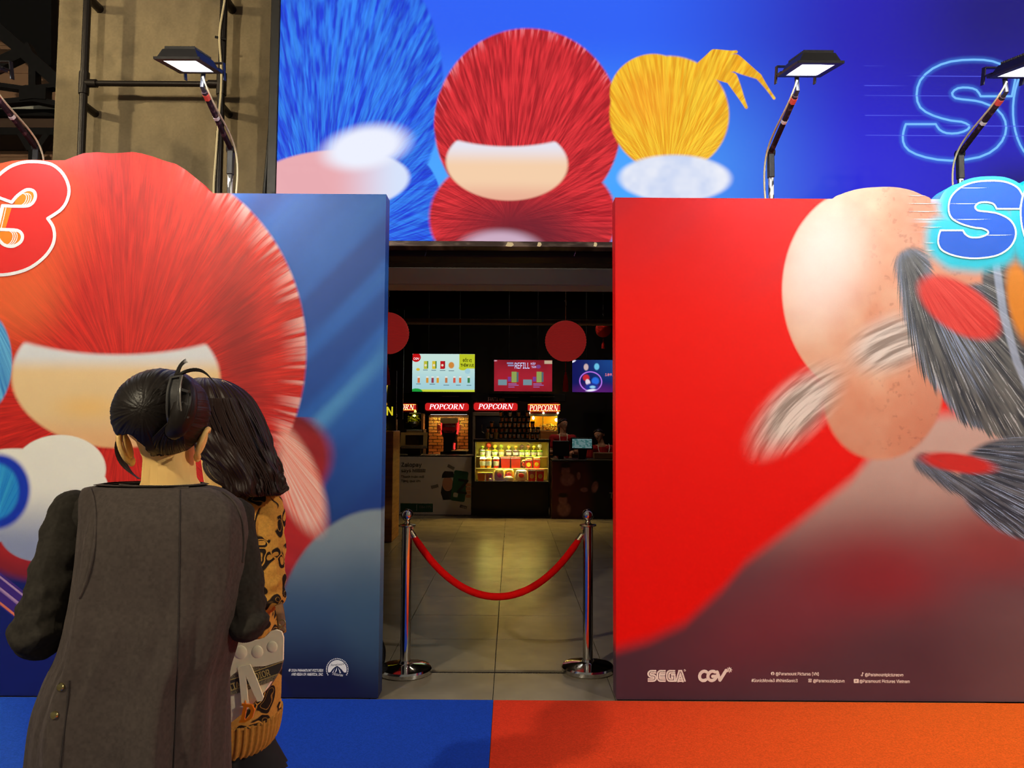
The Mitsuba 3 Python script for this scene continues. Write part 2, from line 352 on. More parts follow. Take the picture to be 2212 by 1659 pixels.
for y0, y1, m, d, lab in ((236, 248, 'beam_grey', .12, 'grey timber rail above the black rail under the roof truss'), (248, 263, 'truss', .16, 'black upper rail under the roof truss'), (263, 289, 'beam_brown', .10, 'broad brown rail between two black rails left of the pillar'), (289, 305, 'truss', .18, 'black lower rail above the printed board left of the pillar')):
    q0, q1 = at(0, y1, 7.9)[2], at(0, y0, 7.9)[2]
    obj('wall_rail', bx([xL, 7.9 - d, q0], [-3.25, 8.19, q1], 0.005), m, label=lab, cat='beam')
kb = thing('knee_brace', 'black forked brace under the lower rail left of the pillar', 'brace')
for pts in ([(56, 296), (76, 330)], [(114, 296), (90, 330)]): obj('strut', bar(pts, 12, 7.735, .1), 'truss', kb)
obj('post', bar([(83, 322), (83, 1500)], 18, 7.735, .1), 'truss', kb)

# pipe frame on the pillar
YP = 4.95
def vx(px, py): return at(px, py, YP)
pf = thing('pipe_frame', 'dark iron pipe frame standing off the concrete pillar', 'pipe frame')
xl, xr = vx(182, 170)[0], vx(478, 200)[0]; zh = vx(330, 181)[2]
obj('upright', tube([[xl, YP, 2.0], [xl, YP, 5.0]], 0.025, 14), 'dark_pipe', pf, True)
obj('upright', tube([[xr, YP, 1.6], [xr, YP, 5.0]], 0.025, 14), 'dark_pipe', pf, True)
obj('crossbar', tube([[xl, YP, zh], [xr, YP, zh]], 0.019, 14), 'dark_pipe', pf, True)
for x, s in ((xl, 1), (xr, -1)):
    obj('tee_fitting', cat_(tube([[x, YP, zh - .075], [x, YP, zh + .075]], 0.033, 14), tube([[x, YP, zh], [x + s * .085, YP, zh]], 0.028, 14)), 'dark_pipe', pf, 40)
    zk = at(196, 226, YP)[2]
    obj('wall_bracket', tube([[x, YP, zk], [x, YP + .05, zk], [x, CY + .005, zk]], 0.026, 12), 'dark_pipe', pf, 40)
    obj('wall_bracket', tube([[x, YP, at(480, -5, YP)[2]], [x, CY + .005, at(480, -5, YP)[2]]], 0.03, 12), 'dark_pipe', pf, 40)
cp = [at(*q, YP - .035) for q in ((487, -30), (482, 20), (474, 80), (475, 105), (478, 150), (476, 215), (471, 270), (467, 330), (463, 380), (462, 430))]
obj('cable', tube(smooth_path(cp, 60), 0.0075, 8), 'cable', smooth=True, label='pale cable running down the right upright of the pipe frame', cat='cable')
obj('clip', tube([[xr - .04, YP - .03, at(478, 85, YP)[2]], [xr + .035, YP - .03, at(478, 90, YP)[2]]], 0.008, 6), 'black_metal', 'cable')

# ---------------------------------------------------------------- lettering outlines (frame pixels)
Sraw = [(2140, 430), (2110, 572), (1850, 572), (1815, 520), (1745, 500), (1660, 505), (1612, 545), (1640, 588), (1750, 603), (1860, 622), (1990, 685), (2055, 780), (2055, 890), (1985, 1000), (1840, 1080), (1600, 1110), (1390, 1082), (1250, 1025), (1202, 950), (1205, 870), (1225, 805), (1475, 805), (1505, 850), (1565, 880), (1660, 880), (1740, 850), (1752, 815), (1690, 785), (1600, 775), (1450, 732), (1345, 665), (1315, 560), (1345, 440), (1450, 340), (1600, 282), (1790, 266), (1950, 280), (2080, 340)]
Sk = [(2060, 400), (1960, 345), (1800, 330), (1620, 360), (1480, 430), (1440, 540), (1500, 640), (1640, 690), (1840, 720), (1930, 830), (1850, 960), (1620, 1020), (1400, 1000), (1310, 930), (1310, 870)]
up_px = lambda q: (1640 + q[0] / 3.867, 60 + q[1] / 3.867)
def lo_px(q): return (1640 + (1490 + (q[0] - 1195) * 0.752) / 3.867, 380 + (40 + (q[1] - 265) * 0.769) / 3.867)
corner = (0, 1, 2, 20, 21)
S_up = spline_poly([up_px(q) for q in Sraw], 5, corner)
S_lo = spline_poly([lo_px(q) for q in Sraw], 8, corner)
def O_poly(f):
    c, rx, ry = (2345, 690), 225, 425
    o = Polygon([f((c[0] + rx * math.cos(t) - 0.10 * ry * math.sin(t) * -1, c[1] + ry * math.sin(t))) for t in np.linspace(0, 2 * np.pi, 60, endpoint=False)])
    i = Polygon([f((c[0] + 95 * math.cos(t), c[1] + 210 * math.sin(t))) for t in np.linspace(0, 2 * np.pi, 40, endpoint=False)])
    return o, i
O_lo, O_lo_in = O_poly(lo_px)

# ---------------------------------------------------------------- left printed board
def left_art(p, n, uv):
    g = A.gy(p, 1500, 420)
    c = mix(lin(22, 30, 92), lin(40, 104, 196), smoothstep(0.0, 0.75, g))
    s = (p.x * 0.72 - p.z * 0.69)
    st = fbm(s * 3.2 + 1.7, (p.x + p.z) * 0.35, 0.0, 3)
    c = mix(c, C3(lin(96, 176, 228)), smoothstep(0.50, 0.80, st) * smoothstep(0.15, 0.6, g) * 0.75)
    c = mix(c, C3(lin(22, 40, 128)), smoothstep(0.50, 0.30, st) * 0.5)
    c = mix(c, C3(lin(24, 34, 110)), A.rect(p, -600, 1180, 330, 1520, 60) * 0.85)
    c = mix(c, C3(lin(20, 22, 58)), A.ell(p, 700, 1440, 110, 110, 0, 0.5) * 0.95)
    # soft grey cloud, low right
    cloud = A.ell(p, 800, 1345, 196, 240, -12, 0.03)
    cc = mix(lin(60, 88, 122), lin(130, 148, 158), A.gy(p, 1330, 1120)); cc = mix(cc, C3(lin(24, 26, 62)), A.gy(p, 1300, 1480))
    cc = mix(cc, C3(lin(66, 96, 120)), A.ell(p, 800, 1330, 70, 120, 10, 0.6) * .5)
    # red field
    h = A.hair(p, 270, 860, 46.0, 6.0)
    wob = 1 + 0.05 * (h - 0.5)
    lowred = dr.maximum(A.ell(p, 320, 1060, 400, 180, 14, 0.05), A.ell(p, 640, 1180, 70, 130, 20, 0.35))
    lr = mix(lin(120, 22, 34), lin(205, 44, 42), fbm(p.x * 3 + p.z * 5, p.z * 2, 0.0, 3))
    lr = mix(lr, C3(lin(90, 40, 60)), A.gy(p, 1170, 1300) * .7)
    c = mix(c, lr, lowred * smoothstep(0.0, 0.05, 1 - A.gy(p, 940, 900)))
    c = mix(c, cc, cloud)
    d1 = A.ell(p, 258, 760, 405, 432, 6, 0.012)
    red = mix(lin(182, 24, 26), lin(230, 48, 36), h)
    fine = A.hair(p, 270, 860, 170.0, 9.0, 7.0)
    red = red * (0.74 + 0.52 * fine)
    rim = A.ell(p, 258, 760, 405, 432, 6, 0.16)
    pale = (1 - rim) * smoothstep(0.35, 0.75, A.hair(p, 270, 800, 44.0, 2.2, 3.0)) * A.gx(p, 330, 520)
    red = mix(red, C3(lin(250, 214, 206)), dr.clip(pale * 1.4, 0, 1))
    red = mix(red, C3(lin(120, 24, 30)), A.ell(p, 520, 760, 46, 190, 8, 0.8) * 0.55)
    red = mix(red, C3(lin(246, 120, 60)), A.ell(p, 30, 640, 90, 90, 0, 0.8) * 0.6)
    c = mix(c, red, dr.maximum(d1, A.ell(p, 215, 420, 290, 130, -4, 0.02)))
    # pale spur at the right of the red field
    sp = A.ell(p, 640, 1035, 46, 120, 24, 0.25)
    c = mix(c, mix(lin(240, 110, 86), lin(252, 226, 208), A.hair(p, 560, 900, 60.0, 2.0)), sp * A.gx(p, 585, 625))
    # cream band
    band = A.ell(p, 250, 815, 226, 152, -3, 0.03)
    cr = mix(lin(240, 206, 150), lin(226, 228, 228), A.gy(p, 815, 770)); cr = mix(cr, C3(lin(246, 190, 96)), A.ell(p, 190, 880, 60, 22, 0, .9) * .55)
    cr = mix(cr, C3(lin(236, 168, 110)), A.gy(p, 890, 960) * .6)
    c = mix(c, cr, band)
    c = mix(c, red, dr.minimum(d1, A.ell(p, 256, 640, 330, 128, 0, 0.05)))
    # white cloud and blue disc
    w = dr.maximum(dr.maximum(A.ell(p, 128, 1015, 100, 75, 0, .03), A.ell(p, 30, 1070, 160, 100, 0, .03)), A.ell(p, 90, 1150, 90, 62, 0, .04))
    w = dr.maximum(w, A.ell(p, 190, 1060, 44, 50, 0, .05))
    c = mix(c, mix(lin(150, 160, 190), lin(246, 244, 228), A.gy(p, 1190, 1050)), w)
    c = mix(c, C3(lin(26, 58, 190)), A.ell(p, -8, 1062, 72, 80, 0, .10)); c = mix(c, mix(lin(20, 120, 214), lin(60, 180, 232), A.hair(p, -40, 1200, 50.0, 3.0)), A.ell(p, -12, 1062, 52, 60, 0, .12))
    c = mix(c, mix(lin(24, 110, 196), lin(120, 206, 240), A.hair(p, -60, 600, 60.0, 3.0)), A.ell(p, -28, 780, 54, 104, 4, .06))
    # striped band
    q = (p.x * 0.5 - p.z * -0.86) / A.k
    sx, sz = A.pt(0, 1270); l = ((p.x - sx) * 0.60 - (-(p.z - sz)) * 0.80) / A.k; al = ((p.x - sx) * 0.80 + (-(p.z - sz)) * 0.60) / A.k
    stripe = smoothstep(-30, -28, l) * smoothstep(26, 24, l) * smoothstep(-260, -255, al) * smoothstep(186, 180, al)
    tone = noise(l * 0.22 + 40.0, 3.0, 0.0)
    c = mix(c, mix(lin(70, 44, 130), lin(190, 150, 190), smoothstep(.35, .65, tone)), stripe)
    c = mix(c, C3(lin(240, 130, 96)), stripe * smoothstep(-28, -26, l) * smoothstep(-21, -23, l))
    # orange warmth behind the numeral
    c = mix(c, C3(lin(240, 96, 48)), A.ell(p, 30, 480, 150, 160, 0, .5) * .6)
    return c * (0.97 + 0.06 * noise(p.x * 700, p.z * 700, 0.0))
mat('left_print', proc(left_art), 0.42, spec=0.35)
def rect_poly(x0, y0, x1, y1, Y):
    m = (x0 + x1) / 2
    a, b = at(x0, 900, Y)[0], at(x1, 900, Y)[0]
    return sbox(a, 0.008, b, float(at(m, y0, Y)[2]))
top_l = plane_poly(Polygon([(-420, 560), (-420, 420), (-150, 415), (-60, 380), (0, 353), (28, 347), (60, 345), (100, 346), (140, 346), (158, 339), (180, 331), (210, 328.5), (240, 331), (262, 330), (285, 328), (305, 331), (330, 338), (358, 348), (380, 354), (400, 366), (425, 386), (446, 407), (462, 419), (480, 560)]), PY)
zlt = float(at(660, 418.5, PY)[2])
board_l = unary_union([sbox(at(-420, 900, PY)[0], 0.008, at(825.5, 960, PY)[0], zlt), top_l])
lb = thing('display_board', 'tall blue printed board with red fur art and numeral three', 'display board', 'printed display boards')
obj('panel', flat_mesh(board_l, PY + .12, .12), 'left_print', lb)
# the numeral
q3 = lambda c: (c[0] / 5.267, 340 + c[1] / 5.267)
three_raw = [(400, 50), (590, 82), (720, 190), (785, 345), (768, 480), (695, 595), (545, 697), (605, 790), (622, 905), (590, 1020), (500, 1140), (355, 1250), (190, 1312), (0, 1338), (-170, 1310), (-280, 1200), (-300, 1040), (-250, 880), (-60, 840), (0, 950), (60, 1000), (150, 1012), (238, 960), (255, 885), (200, 832), (62, 822), (-40, 820), (10, 640), (30, 550), (170, 556), (330, 548), (400, 470), (390, 390), (310, 368), (205, 432), (135, 512), (0, 462), (-110, 420), (-60, 260), (80, 130), (230, 65)]
three = spline_poly([q3(c) for c in three_raw], 6, (6, 18, 24 + 1, 26, 28, 35, 37))
th = plane_poly(three, PY)
obj('numeral_fill', flat_mesh(th, PY, .002), 'print_red', lb)
k = kpx(PY)
ln = three.exterior
ln_w = LineString(ln.coords)
obj('numeral_outline', plate(ln_w.buffer(3.4), PY - .002, .002), 'print_white', lb)
inner = unary_union([Polygon([q3(c) for c in [(205, 440), (310, 372), (385, 395), (395, 470), (330, 545), (165, 550)]]).buffer(1.5), Polygon([q3(c) for c in [(-60, 845), (200, 838), (250, 885), (235, 955), (150, 1005), (60, 995), (0, 945)]]), Polygon([q3(c) for c in [(-40, 820), (62, 822), (140, 560), (30, 552)]])])
obj('numeral_shade', plate(inner, PY, .0025), 'print_orange', lb)
def arc(c, rx, ry, a0, a1): return LineString([(c[0] + rx * math.cos(t), c[1] + ry * math.sin(t)) for t in np.linspace(math.radians(a0), math.radians(a1), 14)])
lines3 = []
for o in (0, 26, 52):
    lines3 += [LineString([q3(c) for c in smooth_path([(255 + o * .9, 410), (300 + o, 440), (290 + o, 500), (225 + o, 548)], 12)]), LineString([q3(c) for c in smooth_path([(105 + o, 838), (148 + o * .9, 880), (140 + o * .9, 940), (70 + o, 1000)], 12)]), LineString([q3((40 + o * 1.0 - 20, 560)), q3((o - 40, 818))])]
for q in lines3: obj('numeral_line', plate(q.buffer(0.8), PY - .0025, .001), 'print_white', lb)
# small print and studio mark
obj('small_print', cat_(text_plate('© 2024 PARAMOUNT PICTURES', 623, 1450.5, 5.4, PY, .0012, 75, -.3, .25, True), text_plate('AND SEGA OF AMERICA, INC.', 629, 1459, 5.4, PY, .0012, 69, -.3, .25, True)), 'print_white', lb)
mc = (728.5, 1446); half = Point(mc).buffer(20.2, 48).intersection(sbox(700, 1400, 760, 1452.5))
mtn = Polygon([(711, 1456), (717, 1447), (722, 1442), (728, 1438), (733, 1441), (739, 1447), (746, 1456), (746, 1460), (711, 1460)])
crags = unary_union([Polygon([(723, 1454), (727, 1443), (728, 1441), (727, 1450)]), Polygon([(734, 1454), (731, 1444), (730, 1442), (735, 1449), (737, 1454)]), Polygon([(717, 1454), (721, 1447), (723, 1444), (720, 1452)])])
stars = unary_union([Point(mc[0] + 23.3 * math.cos(t), mc[1] + 23.3 * math.sin(t) * 1.0).buffer(1.25, 6) for t in np.linspace(math.radians(-210), math.radians(30), 27)])
em = unary_union([half.difference(mtn), stars, crags])
studio = cat_(plate(em, PY, .0012), text_plate('Pictures', 728.5, 1459.5, 5.2, PY, .0012, 23, -8, .4, False, 'c'))
obj('studio_mark', studio, 'print_white', lb)
mat('print_navy', lin(30, 36, 70), 0.5)
obj('studio_mark_script', text_plate('Paramount', 728.5, 1438, 4.6, PY - .0012, .0008, 29, 6, .4, False, 'c'), 'print_navy', lb)

# ---------------------------------------------------------------- right printed board
Slo_k = [lo_px(q) for q in Sk]
Olo_k = [lo_px((2345 + 160 * math.cos(t), 690 + 320 * math.sin(t))) for t in np.linspace(0.6 * np.pi, 1.4 * np.pi, 6)]
def right_art(p, n, uv):
    c = mix(lin(238, 8, 6), lin(252, 20, 12), A.gy(p, 1300, 700))
    s = (p.x * 0.72 - p.z * 0.69); st = fbm(s * 2.6 + 5.1, (p.x + p.z) * 0.3, 0.0, 3)
    corner_ = A.gy(p, 700, 440) * (1 - A.gx(p, 1500, 1900))
    c = mix(c, mix(lin(196, 24, 30), lin(150, 60, 84), st), dr.clip(corner_ * (0.45 + 0.9 * smoothstep(.4, .7, st)), 0, 1))
    # sloping plum mass
    e = A.edge(p, [(1240, 1395), (1330, 1392), (1400, 1372), (1480, 1335), (1560, 1262), (1610, 1205), (1720, 1122), (1840, 1025), (1905, 945), (2030, 885), (2212, 870), (2600, 900)])
    sh = smoothstep(-12, 34, e)
    far = smoothstep(10, 330, e)
    m = mix(lin(206, 176, 170), lin(112, 74, 88), A.gy(p, 960, 1260))
    m = mix(m, C3(lin(150, 34, 48)), A.ell(p, 1900, 1235, 150, 90, 0, .9) * .75)
    m = mix(m, C3(lin(86, 60, 76)), A.gy(p, 1250, 1420)); m = mix(m, C3(lin(70, 46, 62)), (1 - A.gx(p, 1330, 1750)) * .8)
    m = mix(m, C3(lin(128, 40, 60)), A.ell(p, 1700, 1330, 190, 80, 20, .9) * .5)
    m = mix(m, C3(lin(116, 92, 100)), A.gx(p, 1950, 2260) * A.gy(p, 1180, 1350) * .8)
    m = mix(m, C3(lin(150, 44, 52)), A.ell(p, 2160, 1170, 120, 70, 0, .8) * .7)
    m = m * (0.9 + 0.2 * fbm(p.x * 2.5, p.z * 4, 3.0, 3))
    c = mix(c, m, sh)
    # warm egg-shaped field
    g1 = A.ell(p, 1872, 632, 184, 232, 0, .02); g2 = A.ell(p, 1908, 845, 128, 150, -18, .05)
    f = fbm(p.x * 5, p.z * 5, 1.0, 4)
    sk = mix(lin(226, 150, 118), lin(250, 214, 186), f); sk = mix(sk, C3(lin(255, 240, 234)), A.ell(p, 1775, 575, 80, 120, -20, .8) * .9)
    sk = mix(sk, C3(lin(206, 120, 96)), A.gx(p, 1900, 2040) * .6); sk = mix(sk, C3(lin(200, 110, 84)), A.gy(p, 820, 960) * .5)
    sk = mix(sk, C3(lin(176, 104, 86)), smoothstep(.62, .8, fbm(p.x * 34, p.z * 34, 2.0, 3)) * .4 * A.gx(p, 1850, 1960))
    c = mix(c, sk, dr.maximum(dr.maximum(g1, g2), dr.maximum(A.ell(p, 1905, 500, 150, 110, 0, .02), A.ell(p, 2040, 600, 112, 84, 0, .03))))
    # pale brush stroke across it
    for x, y, rx, ry, an, sd in ((1722, 884, 112, 50, 44, 3.0), (1926, 742, 86, 52, 24, 8.0)):
        X, Z = A.pt(x, y); a = math.radians(an); u = (p.x - X) * math.cos(a) + (p.z - Z) * math.sin(a); v = -(p.x - X) * math.sin(a) + (p.z - Z) * math.cos(a)
        hb = fbm(v * 60 + 30 * u * u, u * 5 + sd, sd, 3)
        c = mix(c, mix(lin(160, 146, 140), lin(238, 230, 226), smoothstep(.25, .75, hb)), A.ell(p, x, y, rx, ry, an, .5) * (.55 + .45 * smoothstep(.12, .34, hb + .12)))
    # dark curved strokes on the right, one red
    d2 = A.polyline(p, [(1972, 575), (1990, 680), (2030, 790), (2100, 880), (2212, 925), (2500, 950)])
    hq = A.hair(p, 1945, 520, 60.0, 5.0, 2.0); hf = A.hair(p, 1945, 520, 190.0, 7.0, 6.0)
    q = mix(lin(58, 64, 76), lin(112, 116, 118), smoothstep(.2, .8, hq)) * (.7 + .6 * hf)
    q = mix(q, C3(lin(150, 174, 214)), smoothstep(14, 40, d2) * smoothstep(.35, .75, hf) * (1 - A.gx(p, 2060, 2160)))
    q = mix(q, C3(lin(206, 214, 222)), smoothstep(.70, .76, hf) * .7)
    inside = dr.maximum(smoothstep(46, 34, d2 + 26 * (hf - .5)), A.ell(p, 2180, 760, 185, 140, -28, .05)); inside = dr.maximum(inside, A.ell(p, 2230, 620, 110, 150, 0, .06))
    c = mix(c, q, inside)
    c = mix(c, mix(lin(206, 24, 26), lin(246, 88, 82), hq), A.ell(p, 2072, 664, 100, 52, -34, .16 + .0) * smoothstep(.1, .3, hf + .1))
    c = mix(c, C3(lin(226, 140, 40)), A.ell(p, 2205, 650, 28, 90, 8, .3))
    c = mix(c, C3(lin(186, 206, 240)), smoothstep(9, 2, dr.abs(A.polyline(p, [(2150, 560), (2168, 680), (2196, 780), (2230, 860)]) - 3)) * .6)
    d3 = A.polyline(p, [(1995, 1000), (2060, 1045), (2140, 1075), (2260, 1090), (2500, 1090)])
    hq = A.hair(p, 1950, 960, 60.0, 5.0, 4.0); hf = A.hair(p, 1950, 960, 190.0, 7.0, 9.0)
    q3_ = mix(lin(52, 60, 78), lin(108, 116, 130), smoothstep(.2, .8, hq)) * (.7 + .6 * hf); q3_ = mix(q3_, C3(lin(160, 184, 226)), smoothstep(.62, .74, hf) * .8)
    c = mix(c, q3_, dr.maximum(smoothstep(26, 14, d3 + 20 * (hf - .5)), A.ell(p, 2240, 1060, 170, 110, -14, .06)))
    c = mix(c, C3(lin(214, 48, 46)), A.ell(p, 2070, 1000, 78, 20, -8, .3) * smoothstep(.1, .4, hf + .1))
    # blue glow round the lettering
    dS = dr.minimum(A.polyline(p, Slo_k), A.polyline(p, Olo_k))
    lx = A.polyline(p, [(1800, 405), (1800, 405)])
    speed = smoothstep(.62, .70, noise(p.z / A.k / 9.0, 3.0, 0.0)) * smoothstep(0.0, 1.0, A.gx(p, 1955, 2050)) * A.rect(p, 1955, 405, 2200, 545, 3)
    c = mix(c, C3(lin(210, 232, 246)), speed * .8)
    c = mix(c, C3(lin(196, 200, 236)), A.ell(p, 2062, 440, 52, 52, 0, .04) * A.gy(p, 440, 424))
    c = mix(c, C3(lin(20, 205, 235)), smoothstep(64, 32, dS))
    return c * (0.97 + 0.06 * noise(p.x * 700, p.z * 700, 0.0))
mat('right_print', proc(right_art), 0.42, spec=0.35)
top_r = plane_poly(unary_union([spline_poly([(1790, 470), (1800, 430), (1818, 419), (1850, 409), (1885, 404.5), (1930, 404), (1965, 410), (1992, 421), (2012, 432), (2012, 470)], 6, (0, 9)), S_lo.buffer(10), O_lo.buffer(10), Point(2078, 446).buffer(50), sbox(2010, 430, 2300, 520)]), PY)
zrt = float(at(1560, 428, PY)[2])
board_r = unary_union([sbox(at(1330, 960, PY)[0], 0.008, at(2640, 960, PY)[0], zrt), top_r]).buffer(0)
rb = thing('display_board', 'tall red printed board with peach dome and glowing blue letter S', 'display board', 'printed display boards')
obj('panel', flat_mesh(board_r, PY + .12, .12), 'right_print', rb)
obj('letter_fill', plate(S_lo, PY, .002), 'print_blue', rb)
obj('letter_fill', plate(O_lo.difference(O_lo_in), PY, .002), 'print_blue', rb)
obj('letter_outline', plate(LineString(S_lo.exterior.coords).buffer(1.9), PY - .002, .002), 'print_cyanwhite', rb)
obj('letter_outline', plate(unary_union([LineString(O_lo.exterior.coords).buffer(1.9), LineString(O_lo_in.exterior.coords).buffer(1.9)]), PY - .002, .002), 'print_cyanwhite', rb)
for x0_, x1_, y_ in ((1962, 2000, 423), (1958, 2036, 440), (1960, 2038, 457), (1972, 2040, 474), (1988, 2036, 491), (1996, 2020, 525), (1998, 2020, 541), (2060, 2135, 406), (2050, 2120, 440), (2052, 2140, 474), (2110, 2190, 508)):
    obj('speed_line', plate(Polygon([(x0_, y_), ((x0_ + x1_) / 2, y_ - .9), (x1_, y_ - .2), ((x0_ + x1_) / 2, y_ + .9)]), PY - .002, .001), 'print_cyanwhite', rb)
# company marks
def strokes(letters, x, y, w, h, bw, cap='flat', inline=0.0, join='mitre', sk=0.0):
    out = []
    for L in letters:
        for path in L:
            g = LineString([(x + (a + sk * b) * w, y - b * h) for a, b in path])
            s = g.buffer(bw / 2, cap_style=cap, join_style=join)
            if inline: s = s.difference(g.buffer(inline / 2, cap_style='flat', join_style='mitre'))
            out.append(s)
    return unary_union(out)
def ac(cx, cy, rx, ry, a0, a1, n=10): return [(cx + rx * math.cos(math.radians(t)), cy + ry * math.sin(math.radians(t))) for t in np.linspace(a0, a1, n)]
Sg = [[(1.0, .84), (.42, .84)] + ac(.42, .67, .24, .17, 90, 270) + [(.58, .5)] + ac(.62, .33, .24, .17, 90, -90) + [(0.0, .16)]]
Eg = [[(1.0, .84), (.40, .84)] + ac(.40, .6, .24, .24, 90, 180, 6) + [(.16, .4)] + ac(.40, .4, .24, .24, 180, 270, 6) + [(1.0, .16)], [(.2, .5), (.95, .5)]]
Gg = [[(1.0, .84), (.40, .84)] + ac(.40, .6, .24, .24, 90, 180, 6) + [(.16, .4)] + ac(.40, .4, .24, .24, 180, 270, 6) + [(.84, .16), (.84, .5), (.5, .5)]]
Ag = [[(.1, 0.0), (.45, .84), (.55, .84), (.95, .0)], [(.3, .16), (.8, .16)]]
sx, sy, lh = 1399, 1473, 26.0
mark = unary_union([strokes([L], sx + i * 20.4, sy, 18.6, lh, 8.0, inline=1.3) for i, L in enumerate((Sg, Eg, Gg, Ag))])
mark = unary_union([mark, Point(1479, 1448).buffer(2.2).difference(Point(1479, 1448).buffer(1.2))])
obj('company_mark', plate(mark, PY, .0015), 'print_white', rb)
Cc = [ac(.5, .5, .42, .42, 55, 305, 18)]
Gc = [ac(.5, .5, .42, .42, 55, 360, 20) + [(.92, .46), (.55, .46)]]
Vc = [[(.05, .86), (.42, .12), (.95, 1.0)]]
cg = unary_union([strokes([Cc], 1508, 1472, 22, 24, 6.6, 'round', join='round', sk=.12), strokes([Gc], 1526, 1472, 22, 24, 6.6, 'round', join='round', sk=.12), strokes([Vc], 1546, 1472, 21, 24, 6.6, 'round', join='round', sk=.12)])
spark = unary_union([LineString([(1575.5 + 2.2 * math.cos(t), 1447 + 2.2 * math.sin(t)), (1575.5 + 5.4 * math.cos(t), 1447 + 5.4 * math.sin(t))]).buffer(.9) for t in np.linspace(0, 2 * np.pi, 8, endpoint=False)])
obj('cinema_mark', plate(unary_union([cg, spark]), PY, .0015), 'print_white', rb)
txt = [('@Paramount Pictures (VN)', 1675, 1458.5, 94), ('#SonicMovie3 #NhimSonic3', 1623, 1473, 100), ('@Paramountpicsvn', 1756, 1473.7, 68), ('@Paramountpicturesvn', 1868, 1460.5, 83), ('@Paramount Pictures Vietnam', 1856, 1474.5, 109)]
for t, x, y, w in txt: obj('handle_text', text_plate(t, x, y, 6.6, PY, .0012, w, -.35, 0, True), 'print_white', rb)
ic = [Point(1669, 1455).buffer(3.8).difference(sbox(1668.3, 1453, 1670.2, 1459)), sbox(1746, 1466.5, 1753, 1473.5).difference(sbox(1747.2, 1467.7, 1751.8, 1472.3)).union(Point(1749.5, 1470).buffer(1.5)), sbox(1845, 1467.5, 1854, 1474.5).buffer(.8).difference(Polygon([(1848, 1469), (1848, 1473), (1851.5, 1471)])), unary_union([Point(1861.5, 1459).buffer(1.9).difference(Point(1861.5, 1459).buffer(.8)), sbox(1862.4, 1452, 1863.6, 1459), Polygon([(1863.4, 1452), (1866, 1454), (1866, 1455.2), (1863.4, 1454.2)])])]
for q in ic: obj('icon', plate(q, PY, .0012), 'print_white', rb)

